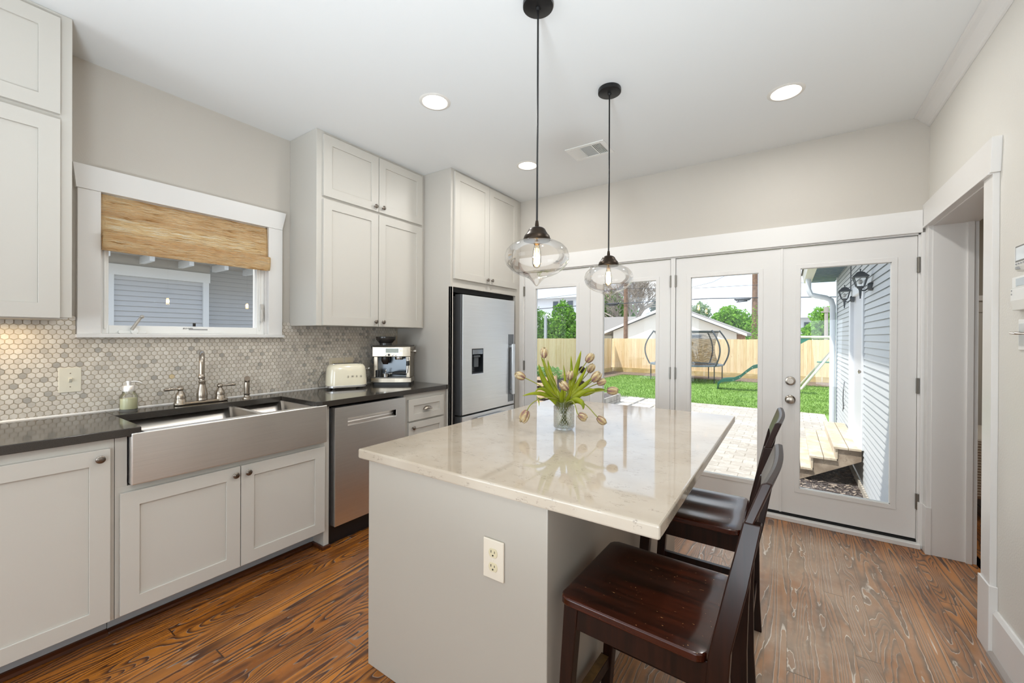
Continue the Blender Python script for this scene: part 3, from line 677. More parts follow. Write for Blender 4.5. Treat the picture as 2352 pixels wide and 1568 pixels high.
# ================================================================== toaster
def arc_body(L, Wd, H, r, z0, taper, n=6):
    """rounded loaf shape: rounded-rectangle rings with rounded shoulders"""
    rings = []; 
    for i in range(14):
        t = i/13
        if t < .72: h = H*t/.72*.74; k = 0
        else:
            a = (t-.72)/.28*PI/2; h = H*.74+H*.26*math.sin(a); k = (1-math.cos(a))
        ins = taper*(h/H)**1.5+k*min(L, Wd)*.20
        rings.append([(x, y, z0+h) for x, y in rrect(-L/2+ins, L/2-ins, -Wd/2+ins, Wd/2-ins, max(.012, r-ins*.55), n)])
    return rings
def loft(mb, rings, capb=True, capt=True, mi=None):
    n = len(rings[0]); v = [p for r in rings for p in r]
    f = [(j*n+i, j*n+(i+1) % n, (j+1)*n+(i+1) % n, (j+1)*n+i) for j in range(len(rings)-1) for i in range(n)]
    if capb: f.append(list(range(n))[::-1])
    if capt: f.append([(len(rings)-1)*n+i for i in range(n)])
    return mb.add(v, f, mi)
TL = (-2.952, 1.985, CT)
c = thing('toaster', 'cream enamel retro two-slice toaster with chrome base beside the espresso machine', 'toaster', TL)
def tb(mb, name, mat, parent, **k):   # parts modelled about the toaster's own origin
    mb.v = [(x+TL[0], y+TL[1], z+TL[2]) for x, y, z in mb.v]; return mb.build(name, mat, parent, **k)
q = loft(M(), arc_body(.308, .182, .170, .07, .028, .012)); body = tb(q, 'shell', cream_m, c, smooth=60)
q = M(); q.prism(rrect(-.156, .156, -.0925, .0925, .062, 6), 'z', .010, .030); 
for sx_ in (-1, 1):
    for sy_ in (-1, 1): q.lathe((sx_*.10, sy_*.06, 0), [(.012, 0), (.014, .01)], 12)
tb(q, 'chrome_base', chrome_m, c, bevel=.004, seg=2)
q = M(); q.prism(rrect(-.118, .118, -.05, .05, .03, 6), 'z', .193, .1975)
tb(q, 'top_plate', chrome_m, c, bevel=.001)
for s in (-1, 1):
    q = M(); q.box(-.095, .095, s*.022-.011, s*.022+.011, .1972, .1985); tb(q, 'bread_slot', darkgap_m, c)
q = M(); q.tube([(.150, 0, .15), (.172, 0, .15)], .004, 8); q.ball((.176, 0, .15), .010, 12); tb(q, 'lever', chrome_m, c, smooth=True)
for i, ch in enumerate('SMEG'):
    letters(ch, .020, chrome_m, c, (.000+.032*i, -.0915, .098), (R(90), 0, 0), .0015)
q = M(); q.tube([(-.14, .05, .015), (-.19, .075, .01), (-.20, .07, .05), (-.175, .07, .10), (-.15, .07, .12)], .0028, 8); tb(q, 'power_cord', simple('cord_grey', '#7d776d', .4), c, smooth=True)
c.rotation_euler = (0, 0, R(66))
# ================================================================== espresso machine
EO = (-2.895, 2.425, CT)
c = thing('espresso_machine', 'brushed steel espresso machine with bean hopper in the worktop corner', 'coffee machine', EO)
def eb(mb, name, mat, parent, **k):
    mb.v = [(x+EO[0], y+EO[1], z+EO[2]) for x, y, z in mb.v]; return mb.build(name, mat, parent, **k)
w2, dF, dB = .155, -.125, .115          # front is -y
q = M(); q.prism(rrect(-.16, .16, dF+.005, dB-.01, .02, 4), 'z', 0, .022); eb(q, 'foot_plinth', black_m, c)
def bowed(x, y0, bow, yb, z0, z1, n=10, taper=0):
    f0 = [(-x+2*x*i/n, y0-bow*math.sin(PI*i/n), z0) for i in range(n+1)]+[(x, yb, z0), (-x, yb, z0)]
    f1 = [(a*(1-taper), b, z1) for a, b, _ in f0]; return [f0, f1]
q = M(); loft(q, bowed(.168, dF-.012, .014, .06, .022, .060)); eb(q, 'drip_tray', esp_m, c, bevel=.003, seg=2)
q = M(); q.box(-.15, .15, dF-.006, dF+.09, .060, .064); [q.box(-.14+.014*i, -.134+.014*i, dF, dF+.085, .064, .066) for i in range(20)]; eb(q, 'tray_grille', simple('grille', '#6d6963', .2, 1), c)
q = M(); q.box(-.155, .155, dB-.11, dB, .02, .25); q.box(-.155, -.118, dF+.02, dB-.05, .06, .25); q.box(.118, .155, dF+.02, dB-.05, .06, .25); eb(q, 'housing', esp_m, c, bevel=.006, seg=2)
q = M(); q.box(-.118, .118, dB-.116, dB-.11, .065, .25); eb(q, 'mirror_back', simple('mirror_panel', '#7f868d', .22, 1), c)
q = M(); loft(q, bowed(.162, dF-.004, .018, dB, .240, .328)); hd = eb(q, 'head_unit', esp_m, c, bevel=.006, seg=3)
q = M(); q.box(-.158, .158, dF+.0, dB, .328, .338); eb(q, 'cup_warmer_top', simple('warm_top', '#57514a', .3, .9), c, bevel=.004)
def fr(x): return dF-.004-.018*math.sin(PI*(x+.162)/.324)
q = M(); q.box(-.045, .062, fr(0)-.003, fr(0)+.01, .276, .312); eb(q, 'display_screen', simple('screen_grey', '#aab0a6', .12, .2, var=.3), c, bevel=.001)
q = M(); q.box(-.050, .067, fr(0)-.001, fr(0)+.012, .271, .317); eb(q, 'display_bezel', chrome_m, c, bevel=.001)
for x, mt in ((-.044, chrome_m), (-.018, black_m), (.014, chrome_m), (.040, chrome_m)):
    q = M(); q.lathe((x, fr(x)+.002, .258), [(.009, 0), (.009, -.006), (.006, -.007), (0, -.007)], 16, 'y'); eb(q, 'push_button', mt, c, smooth=40)
letters('Breville', .022, simple('white_print', '#efe9dc', .4), c, (.108, fr(.108)-.002, .292), (R(90), 0, R(4)), .0004)
q = M(); q.lathe((-.103, fr(-.103)+.002, .292), [(.014, 0), (.014, -.004), (0, -.004)], 20, 'y'); eb(q, 'round_badge', chrome_m, c)
q = M(); q.lathe((-.075, -.005, .338), [(.052, 0), (.052, .018), (.058, .02), (.083, .050), (.083, .067)], 28); q.build; eb(q, 'bean_hopper', simple('smoky_hopper', '#3c3835', .08, 0, Alpha=.88), c, smooth=40)
q = M(); q.lathe((-.075, -.005, .405), [(.086, 0), (.086, .006), (.05, .010), (0, .011)], 28); eb(q, 'hopper_lid', simple('smoke_lid', '#2a2724', .12), c, smooth=40)
q = M(); q.lathe((-.06, dF+.045, .205), [(.034, .036), (.034, .018), (.036, .016), (.036, 0), (.024, -.022), (.022, -.03)], 24); eb(q, 'grinder_outlet', simple('outlet_dark', '#2a211d', .3), c, smooth=40)
q = M(); q.lathe((.055, dF+.05, .215), [(.036, .026), (.036, .010), (.033, 0), (0, 0)], 24); eb(q, 'group_head', chrome_m, c, smooth=40)
q = M(); q.lathe((-.055, dF+.03, .066), [(.029, 0), (.030, .018), (.031, .030), (.026, .032), (0, .026)], 24); q.tube([(-.055, dF+.03, .09), (-.055, dF+.02, .12), (-.045, dF+.02, .128)], .007, 10)
q.tube([(-.03, dF+.03, .09), (.01, dF+.02, .10)], .007, 10)
pf = eb(q, 'portafilter', chrome_m, c, smooth=40)
q = M(); q.tube([(.005, dF+.02, .098), (.03, dF+.018, .100), (.09, dF+.015, .099), (.118, dF+.014, .096)], [.011, .0145, .0155, .014], 14); eb(q, 'portafilter_grip', black_m, c, smooth=True)
q = M(); q.lathe((-.122, dF+.02, .066), [(.016, 0), (.016, .055), (.012, .06), (0, .06)], 16); q.box(-.105, -.098, dF+.02, dF+.03, .07, .13); eb(q, 'tamper', black_m, c, smooth=40)
q = M(); q.tube([(.135, dF+.005, .235), (.137, dF-.01, .20), (.135, dF-.012, .15), (.128, dF-.012, .10)], .005, 10); eb(q, 'steam_wand', chrome_m, c, smooth=True)
q = M(); q.tube([(.137, dF-.012, .205), (.137, dF-.014, .165)], [.011, .013], 12); eb(q, 'wand_grip', black_m, c, smooth=True)
q = M(); q.lathe((.155, -.02, .285), [(.008, 0), (.008, .02), (.018, .021), (.018, .038), (0, .039)], 18, 'x'); eb(q, 'steam_dial', simple('dial', '#b4aea5', .25, .9), c, smooth=40)
q = M(); q.box(-.182, -.158, -.02, .01, .245, .285); q.tube([(-.17, -.005, .285), (-.19, -.01, .305), (-.195, -.01, .325), (-.18, -.005, .335), (-.166, 0, .32), (-.165, 0, .288)], .0045, 8)
q.tube([(-.172, -.005, .245), (-.162, -.005, .215), (-.168, -.005, .185), (-.182, -.01, .178), (-.192, -.01, .20), (-.180, -.008, .235)], .0055, 8); eb(q, 'cord_bundle', black_m, c, smooth=True)
c.rotation_euler = (0, 0, R(39))
# ================================================================== woven shade
t = M(); yA, yB = .594, 1.455; n = 40
prof = [(XL-.01, 2.148), (XL+.004, 2.146), (XL+.008, 2.08), (XL+.010, 2.0), (XL+.013, 1.955), (XL+.016, 1.930), (XL+.020, 1.921), (XL+.030, 1.930), (XL+.044, 1.937), (XL+.054, 1.930), (XL+.056, 1.90), (XL+.052, 1.86), (XL+.044, 1.836), (XL+.034, 1.838)]
P = []; r5 = random.Random(5)
for i in range(n+1):
    y = yA+(yB-yA)*i/n
    for k, (x, z) in enumerate(prof): P.append((x+.0018*math.sin(i*.9+k)+(.002*r5.random() if k > 1 else 0), y, z+.0025*math.sin(i*.45+k*.7)*(1 if k > 2 else 0)))
kk = len(prof); t.add(P, [(i*kk+j, i*kk+j+1, (i+1)*kk+j+1, (i+1)*kk+j) for i in range(n) for j in range(kk-1)])
t.box(XL-.004, XL-.001, yA+.004, yB-.004, 2.035, 2.146); t.box(XL+.006, XL+.009, yA+.004, yB-.004, 1.84, 1.945)
o = t.build('woven_window_shade', woven_m, smooth=True, fix=False); so = o.modifiers.new('t', 'SOLIDIFY'); so.thickness = .003
tag(o, 'tan woven grass roman shade covering the top of the kitchen window', 'window shade')
# ================================================================== island
c = thing('kitchen_island', 'plain warm grey island cabinet under the cream quartz slab', 'kitchen island', (-1.03, 1.93, 0))
b = M(); b.box(-1.46, -.603, 1.09, 2.78, .0, .8645); b.build('body', isl_m, c, bevel=.003)
o = M().box(-1.496, -.266, 1.0626, 2.81, .865, .905).build('island_countertop', quartz_m, bevel=.007, seg=3)
tag(o, 'large glossy cream quartz slab with fine dark veins on the island', 'countertop')
c = thing('island_outlet', 'almond double outlet plate on the end panel of the island', 'outlet', (-.803, 1.085, .578))
q = M(); q.box(-.844, -.761, 1.083, 1.0895, .578, .709); q.build('plate', simple('almond_plate', '#d8cebd', .35), c, bevel=.003, seg=3)
for z in (.666, .620):
    q = M(); pts = []
    for i in range(28):
        a = 2*PI*i/28; pts.append((-.8025+.0175*math.cos(a), z+max(-.0145, min(.0145, .0185*math.sin(a)))))
    q.prism(pts, 'y', 1.081, 1.084); so = q.build('socket', ivory2_m, c, bevel=.0008)
    q = M(); q.box(-.8105, -.8085, 1.0803, 1.0812, z+.0005, z+.0085); q.box(-.7965, -.7947, 1.0803, 1.0812, z+.0005, z+.0075); q.lathe((-.8025, 1.0812, z-.0075), [(.0028, 0), (.0028, -.0009)], 12, 'y')
    q.build('socket_slots', darkgap_m, so)
q = M(); q.lathe((-.8025, 1.083, .643), [(.003, 0), (.002, -.0015), (0, -.0016)], 10, 'y'); q.build('screw', ivory_m, c)
# ================================================================== stools
def stool():
    root = thing('counter_stool', '', 'stool', (0, 0, 0), 'dark wooden counter stools at the island')
    q = M(); nx, ny = 16, 16; top = {}
    ring = rrect(-.205, .20, -.208, .208, .03, 6)
    # seat: grid with shallow scoop
    xs = [-.205+.405*i/nx for i in range(nx+1)]; ys = [-.208+.416*j/ny for j in range(ny+1)]
    def clampc(x, y):
        for cx in (-.175, .170):
            for cy in (-.178, .178):
                dx, dy = x-cx, y-cy
                if dx*cx > 0 and dy*cy > 0:
                    l = math.hypot(dx, dy)
                    m_ = max(abs(dx), abs(dy))
                    if l > 1e-9: return cx+dx*m_/l, cy+dy*m_/l
        return x, y
    V = []; F = []
    for lay, zz in ((0, .615), (1, .588)):
        for x in xs:
            for y in ys:
                cx, cy = clampc(x, y); e = max(abs(x+.0025)/.2025, abs(y)/.208)
                dz = -.006*math.exp(-((abs(y)-.085)/.06)**2)*max(0, 1-((x-.01)/.17)**2) if lay == 0 else 0
                V.append((cx, cy, zz+dz-(.004 if lay == 0 and e > .98 else 0)))
    k = (nx+1)*(ny+1)
    for i in range(nx):
        for j in range(ny):
            a = i*(ny+1)+j; F.append((a, a+ny+1, a+ny+2, a+1)); F.append((k+a, k+a+1, k+a+ny+2, k+a+ny+1))
    bd = [i*(ny+1) for i in range(nx+1)]+[nx*(ny+1)+j for j in range(1, ny+1)]+[i*(ny+1)+ny for i in range(nx-1, -1, -1)]+[j for j in range(ny-1, 0, -1)]
    for i in range(len(bd)):
        a, b = bd[i], bd[(i+1) % len(bd)]; F.append((a, b, k+b, k+a))
    q.add(V, F); q.build('seat', seat_m, root, smooth=50, bevel=.004)
    for s in (-1, 1):
        q = M(); y0, y1 = sorted((s*.190, s*.152))
        q.hexa([(-.232, y0, 0), (-.200, y0, 0), (-.200, y1, 0), (-.232, y1, 0), (-.195, y0, .59), (-.150, y0, .59), (-.150, y1, .59), (-.195, y1, .59)])
        q.build('front_leg', stool_m, root, bevel=.003)
        y0, y1 = sorted((s*.207, s*.183)); q = M()
        L = [(.215, 0), (.205, .15), (.195, .35), (.196, .52), (.203, .62), (.240, .80), (.275, .958)]
        Rr = [(.312, .958), (.285, .80), (.252, .64), (.247, .55), (.243, .40), (.246, .15), (.255, 0)]
        q.prism(L+Rr, 'y', y0, y1); q.build('back_leg', stool_m, root, bevel=.003)
        y0, y1 = sorted((s*.186, s*.166)); q = M(); q.box(-.16, .205, y0, y1, .515, .589); q.build('side_apron', stool_m, root, bevel=.002)
        q = M(); y0, y1 = sorted((s*.183, s*.161)); q.hexa([(-.205, y0, .235), (.21, y0, .235), (.21, y1, .235), (-.205, y1, .235), (-.203, y0, .265), (.208, y0, .265), (.208, y1, .265), (-.203, y1, .265)]); q.build('side_stretcher', stool_m, root, bevel=.002)
    q = M(); q.box(-.19, -.17, -.155, .155, .515, .589); q.build('front_apron', stool_m, root, bevel=.002)
    q = M(); q.box(.19, .21, -.185, .185, .515, .575); q.build('back_apron', stool_m, root, bevel=.002)
    q = M(); q.box(-.226, -.193, -.158, .158, .165, .205); fr_ = q.build('footrest', stool_m, root, bevel=.002)
    q = M(); q.box(-.224, -.195, -.150, .150, .205, .2065); q.build('worn_tread', simple('worn_wood', '#7b5c33', .4, var=.5, bscale=90), fr_)
    q = M(); q.box(.215, .235, -.185, .185, .20, .235); q.build('back_stretcher', stool_m, root, bevel=.002)
    q = M()
    cr2 = [(.266, .957), (.286, .957), (.318, 1.045), (.322, 1.056), (.310, 1.058), (.300, 1.053)]
    nn = 12; rg = []
    for i in range(nn+1):
        y = -.209+.418*i/nn; b = .010*math.sin(PI*i/nn); rg.append([(x+b+.010, y, z) for x, z in cr2])
    loft(q, rg); q.build('crest_rail', stool_m, root, bevel=.003)
    q = M(); rg = []
    for i in range(nn+1):
        y = -.184+.368*i/nn; b = .008*math.sin(PI*i/nn); rg.append([(x+b, y, z) for x, z in ((.222, .675), (.238, .675), (.250, .715), (.234, .715))])
    loft(q, rg); q.build('lower_rail', stool_m, root, bevel=.002)
    for i in range(5):
        y = -.125+.0625*i; q = M()
        q.hexa([(.238, y-.016, .713), (.250, y-.016, .713), (.250, y+.016, .713), (.238, y+.016, .713), (.288, y-.016, .965), (.302, y-.016, .965), (.302, y+.016, .965), (.288, y+.016, .965)])
        q.build('back_slat', stool_m, root, bevel=.002)
    return root
s1 = stool(); s2 = copy_tree(s1)
s1.location = (-.352, 1.288, 0); s1.rotation_euler = (0, 0, R(-2)); s1['label'] = 'dark brown wooden counter stool nearest the camera, its whole scuffed seat in view'
s2.location = (-.352, 2.055, 0); s2['label'] = 'dark brown wooden counter stool nearer the glass doors, its seat partly under the slab'
# ================================================================== pendants
def pendant(x, y):
    root = thing('pendant_light', '', 'pendant lamp', (x, y, 1.60), 'glass pendant lamps above the island')
    q = M(); q.lathe((x, y, ZC), [(.064, 0), (.066, -.004), (.066, -.024), (.060, -.028), (.012, -.029), (.009, -.040), (0, -.040)], 32); q.build('ceiling_canopy', blackmetal_m, root, smooth=40)
    q = M(); q.tube([(x, y, ZC-.03), (x+.001, y, 2.3), (x, y, 1.87)], .0042, 8); q.build('cord', blackmetal_m, root, smooth=True)
    zt = 1.803
    q = M(); q.lathe((x, y, zt), [(.058, -.006), (.060, .002), (.057, .008), (.056, .014), (.053, .018), (.046, .026), (.040, .036), (.036, .044), (.028, .050), (.014, .055), (.0085, .056), (.0085, .062), (.0075, .072), (.006, .082), (0, .083)], 32)
    q.lathe((x, y, zt), [(.054, -.004), (.046, .0), (.03, .004), (0, .004)], 24)
    q.build('socket_cap', bronze_m, root, smooth=50)
    q = M(); pr = [(.042, .010), (.043, -.001), (.060, -.004), (.088, -.012), (.115, -.026), (.133, -.046), (.1405, -.070), (.1395, -.092), (.131, -.112), (.114, -.131), (.092, -.147), (.068, -.157), (.048, -.163), (.033, -.171), (.020, -.184), (.010, -.197), (.004, -.203), (0, -.204)]
    q.lathe((x, y, zt), pr, 56, cap=False); q.build('glass_globe', lampglass_m, root, smooth=180, fix=False)
    q = M(); q.lathe((x, y, zt), [(.013, .004), (.013, -.022), (.0, -.022)], 20); b = q.build('bulb_base', simple('brass_base', '#b98d4a', .25, 1), root, smooth=40)
    q = M(); q.lathe((x, y, zt), [(.0125, -.022), (.014, -.035), (.019, -.055), (.0205, -.08), (.020, -.105), (.014, -.119), (.006, -.124), (0, -.125)], 24, cap=False); q.build('bulb_envelope', thin_glass('bulb_glass', (1, .93, .8, 1), 0, 1.0), root, smooth=180, fix=False)
    q = M()
    for k in range(6):
        a = 2*PI*k/6; q.tube([(x+.0125*math.cos(a), y+.0125*math.sin(a), zt-.040), (x+.0145*math.cos(a+.3), y+.0145*math.sin(a+.3), zt-.108)], .0024, 6)
    q.build('filament', emit('filament_glow', '#ffcf86', 60), root)
    return root
p1_ = pendant(-.9155, 1.545); p2_ = copy_tree(p1_); p2_.location = (-.884, 2.321, 1.60)
p1_['label'] = 'clear glass globe pendant on a black cord, larger in view, nearer the camera'
p2_['label'] = 'clear glass globe pendant nearer the glass doors with its black canopy fully visible'
for q in (p1_, p2_): lamp('pendant_lamp_glow', 'POINT', (q.location[0], q.location[1], 1.73), (0, 0, 0), 2.5, (1, .76, .45), shadow_soft_size=.02)
# ================================================================== recessed lights
DL = [(-1.838, 1.848, 'round recessed ceiling light above the dishwasher, left of the near pendant cord'), (-1.858, 2.974, 'small round recessed ceiling light touching the near pendant cord in view'), (-.023, 2.930, 'round recessed ceiling light nearest the right wall and crown moulding'),
      (-.023, .9, None), (-.023, -.9, None)]
first = None
rim_m = simple('downlight_rim', '#dedad3', .4); refl_m = simple('warm_reflector', '#efe8d8', .3, .3); bulb_m = emit('downlight_glow', '#fff6e6', 16)
for x, y, lb in DL:
    if first is None:
        root = thing('recessed_light', '', 'ceiling light', (x, y, ZC-.004), 'recessed ceiling lights')
        q = M(); q.lathe((x, y, ZC), [(.076, -.001), (.078, -.005), (.092, -.004), (.097, 0)], 36, cap=False); q.build('trim_ring', rim_m, root, smooth=40)
        q = M(); q.lathe((x, y, ZC), [(.077, -.003), (.074, .012), (.060, .050)], 36, cap=False); q.build('reflector', refl_m, root, smooth=True, fix=False)
        q = M(); q.disc((x, y, ZC+.045), .062, 32); q.build('lamp_face', bulb_m, root)
        first = root
    else:
        root = copy_tree(first); root.location = (x, y, ZC-.004)
    root['label'] = lb or 'round recessed ceiling light behind the camera'
    if lb is None: root['group'] = 'recessed ceiling lights behind the camera'
    lamp('recessed_lamp', 'AREA', (x, y, ZC-.012), (0, 0, 0), 7.5, (.98, .97, .94), shape='DISK', size=.13)
# cut the ceiling round the fixtures: ceiling box replaced by a slab with holes
ce = bpy.data.objects['ceiling']
cut = M()
for x, y, lb in DL: cut.lathe((x, y, ZC-.02), [(.078, 0), (.078, .07)], 36)
co = cut.build('ceiling_cutter', darkgap_m); bm_ = ce.modifiers.new('holes', 'BOOLEAN'); bm_.object = co; bm_.operation = 'DIFFERENCE'; bm_.solver = 'EXACT'
dg = bpy.context.evaluated_depsgraph_get(); me2 = bpy.data.meshes.new_from_object(ce.evaluated_get(dg)); ce.modifiers.clear(); ce.data = me2; bpy.data.objects.remove(co)
# ================================================================== ceiling vent
c = thing('ceiling_vent', 'white rectangular ceiling air vent with three banks of louvres', 'vent', (-1.305, 3.0, ZC-.01))
x0, x1, y0, y1 = -1.462, -1.146, 2.886, 3.122
q = M(); z = ZC-.007
secs = [(x0+.035, x0+.105), (x0+.113, x0+.203), (x0+.211, x0+.283)]
q.box(x0, x1, y0, y0+.03, z, ZC); q.box(x0, x1, y1-.03, y1, z, ZC)
xs_ = [x0]+[v for s in secs for v in s]+[x1]
for i in range(0, len(xs_), 2): q.box(xs_[i], xs_[i+1], y0+.03, y1-.03, z, ZC)
q.build('frame', white_m, c, bevel=.002)
q = M(); [q.box(a, b, y0+.03, y1-.03, ZC-.001, ZC-.0002) for a, b in secs[2:]]; q.build('duct', darkgap_m, c)
q = M(); [q.box(a, b, y0+.03, y1-.03, ZC-.001, ZC-.0002) for a, b in secs[:2]]; q.build('added_louvre_backing', white_m, c)  # white backing added so the first two banks do not look dark
q = M()
for i in range(6):
    a = secs[0][0]+.011*i; q.hexa([(a, y0+.03, z+.0005), (a+.0102, y0+.03, z+.004), (a+.0102, y1-.03, z+.004), (a, y1-.03, z+.0005), (a, y0+.03, z+.0015), (a+.0102, y0+.03, z+.005), (a+.0102, y1-.03, z+.005), (a, y1-.03, z+.0015)])
for i in range(16):
    a = y0+.031+.011*i; q.hexa([(secs[1][0], a, z+.0005), (secs[1][1], a, z+.0005), (secs[1][1], a+.010, z+.004), (secs[1][0], a+.010, z+.004), (secs[1][0], a, z+.0015), (secs[1][1], a, z+.0015), (secs[1][1], a+.010, z+.005), (secs[1][0], a+.010, z+.005)])
for i in range(7):
    a = secs[2][0]+.0115*i-.002; q.box(a, a+.004, y0+.03, y1-.03, z+.0005, z+.006)
q.build('louvres', white_m, c)
# ================================================================== wall devices
xw = XR
c = thing('alarm_keypad', 'white alarm panel with small screen, topmost device on the right wall', 'keypad', (xw, 2.35, 1.64))
q = M(); q.box(xw-.024, xw-.0005, 2.26, 2.441, 1.662, 1.742); q.prism([(xw-.0005, 1.64), (xw-.018, 1.643), (xw-.026, 1.662), (xw-.0005, 1.662)], 'y', 2.26, 2.441); q.build('housing', white_m, c, bevel=.003)
q = M(); q.box(xw-.0255, xw-.0235, 2.30, 2.424, 1.683, 1.733); q.build('screen', simple('lcd_pale', '#dfe6ea', .1), c)
q = M(); q.box(xw-.0248, xw-.0236, 2.294, 2.430, 1.677, 1.739); q.build('screen_bezel', simple('bezel_grey', '#77756f', .4), c)
q = M(); [q.box(xw-.027, xw-.023, 2.417-.02*i, 2.425-.02*i, 1.667, 1.673) for i in range(5)]; q.box(xw-.029, xw-.02, 2.399, 2.417, 1.648, 1.659); q.build('buttons', grayp_m, c, bevel=.001)
c = thing('thermostat', 'white thermostat with flip cover, middle device on the right wall', 'thermostat', (xw, 2.38, 1.488))
q = M(); q.box(xw-.022, xw-.0005, 2.29, 2.467, 1.578, 1.622); q.prism([(xw-.0005, 1.490), (xw-.020, 1.492), (xw-.026, 1.53), (xw-.026, 1.577), (xw-.0005, 1.577)], 'y', 2.29, 2.467); q.build('housing', white_m, c, bevel=.002)
q = M(); q.box(xw-.0235, xw-.0215, 2.31, 2.43, 1.584, 1.614); q.build('display', simple('lcd_blue', '#cfd8de', .12), c, bevel=.001)
q = M(); q.box(xw-.0275, xw-.0255, 2.452, 2.458, 1.566, 1.572); q.box(xw-.0275, xw-.0255, 2.452, 2.458, 1.552, 1.558); q.build('indicator', grayp_m, c)
c = thing('fan_control_plate', 'white switch plate with metal toggles, lowest device on the right wall', 'switch', (xw, 2.42, 1.336))
q = M(); q.box(xw-.006, xw-.0005, 2.31, 2.462, 1.336, 1.455); q.build('plate', white_m, c, bevel=.002)
q = M(); q.box(xw-.0085, xw-.0055, 2.335, 2.451, 1.352, 1.440); q.build('cover', simple('clear_cover', '#cfd3d4', .08, 0, Alpha=.55), c, bevel=.004)
for y in (2.433, 2.39): q = M(); q.tube([(xw-.006, y, 1.40), (xw-.02, y+.003, 1.401), (xw-.034, y+.010, 1.403)], [.004, .005, .0045], 8); q.build('toggle', nickel_m, c, smooth=True)
# ================================================================== hallway behind the cased opening
hall_m = simple('hall_paint', '#b9b2a6', .6)
struct('wall_hall_back', M().box(.96, 2.9, 6.3, 6.4, 0, 2.8), hall_m)
struct('wall_hall_side', M().box(2.8, 2.9, 1.4, 6.3, 0, 2.8), hall_m)
struct('wall_hall_front', M().box(.96, 2.9, 1.3, 1.4, 0, 2.8), hall_m)
struct('wall_hall_left', M().box(.90, .96, 3.9, 6.3, 0, 2.8), hall_m)
struct('ceiling_hall', M().box(.90, 2.9, 1.3, 6.4, 2.8, 2.9), ceil_m)
struct('floor_hall', M().box(.957, 2.9, 1.3, 6.4, -.05, 0), floor_m)
c = thing('hall_cupboard', 'pale cupboard seen through the narrow gap of the cased doorway', 'cupboard', (1.6, 6.0, 0))
M().box(1.2, 2.2, 5.75, 6.29, 0, 1.74).build('body', cab_m, c, bevel=.002)
M().box(1.18, 2.22, 5.73, 6.29, 1.74, 1.79).build('top_board', trim_m, c, bevel=.003)
for a in (1.22, 1.71): M().shaker(5.73, a, a+.47, .1, 1.70, .02, .07, axis='y').build('door', cab_m, c, bevel=.001)
c = thing('covered_bench', 'low bench under a ribbed pale cover beyond the cased doorway', 'bench', (1.5, 4.9, 0))
def rib():
    g = G('ribbed_cover'); q = g.pos(); f = g.ma('SINE', g.ma('MULTIPLY', g.ma('ADD', q[2], q[1]), 300)); g.principled(g.mix(g.smooth(f, -1, 1), '#b7ada0', '#dad2c7'), .8, 0, g.bump(f, .4, .003)); return g.m
M().box(1.02, 1.9, 4.55, 5.3, .16, .62).build('cover', rib(), c, bevel=.02, seg=3)
q = M(); [q.box(x, x+.04, y, y+.04, 0, .16) for x in (1.05, 1.83) for y in (4.6, 5.2)]; q.build('leg', stool_m, c)
lamp('hall_lamp', 'AREA', (1.9, 4.2, 2.75), (0, 0, 0), 14, (1, .95, .88), shape='SQUARE', size=.5)
# ================================================================== outdoors
GZ = -.62
def g2(name, c1, c2, scale, rough=.9, c3=None, bump_=.3, det=5):
    g = G(name); q = g.pos(); v = g.vec(*q[:3]); n = g.noise(v, scale, det, .6); c = g.mix(g.smooth(n, .35, .65), c1, c2)
    if c3: c = g.mix(g.ma('MULTIPLY', g.smooth(g.noise(v, scale*4, 3), .55, .7), .6), c, c3)
    g.principled(c, rough, 0, g.bump(n, bump_, .02)); return g.m
lawn_m = g2('lawn', '#6b8c3c', '#87a755', 1.2, .9, '#9db56c'); 
mulch_m = g2('mulch', '#57483d', '#8a7766', 22, .95, '#b3a08d', .8); dmulch_m = g2('dark_mulch', '#3e3a3e', '#6e655f', 24, .95, '#a8998a', .9)
def pav():
    g = G('patio_pavers'); q = g.pos(); b = g.n('ShaderNodeTexBrick'); g.put(b.inputs['Vector'], g.vec(q[0], q[1], 0))
    b.inputs['Scale'].default_value = 1; b.inputs['Brick Width'].default_value = .30; b.inputs['Row Height'].default_value = .20; b.inputs['Mortar Size'].default_value = .006
    b.inputs['Color1'].default_value = srgb('#bdb5aa'); b.inputs['Color2'].default_value = srgb('#a89f93'); b.inputs['Mortar'].default_value = srgb('#8f8678'); b.inputs['Bias'].default_value = -.2
    n = g.noise(g.vec(*q[:3]), 1.3, 4); n2 = g.noise(g.vec(*q[:3]), 14, 4)
    c = g.mix(g.ma('MULTIPLY', g.smooth(n, .45, .65), .4), b.outputs[0], '#968c80'); c = g.mix(g.ma('MULTIPLY', g.smooth(n2, .5, .7), .4), c, '#ddd3c4')
    g.principled(c, .85, 0); return g.m
pav_m = pav()
o = M().box(-60, 40, -12, 120, GZ-.3, GZ-.004).build('ground', g2('bare_ground', '#a9a196', '#beb6ab', 2, .95)); o['kind'] = 'structure'
o = M().box(-8.4, 5, 10.6, 22.8, GZ-.2, GZ).build('lawn_ground', lawn_m); o['kind'] = 'structure'
o = M().box(-3.55, .78, 3.93, 13.35, GZ, GZ+.02).build('patio_paving', pav_m); o['kind'] = 'structure'
o = M().add([(-.02, 3.95, GZ+.035), (.80, 3.95, GZ+.035), (.80, 9.6, GZ+.035), (.15, 9.0, GZ+.035), (.02, 7.0, GZ+.035)], [(0, 1, 2, 3, 4)]).build('mulch_bed', dmulch_m); tag(o, 'dark wood-chip mulch under the back steps beside the blue siding', 'mulch', kind='stuff')
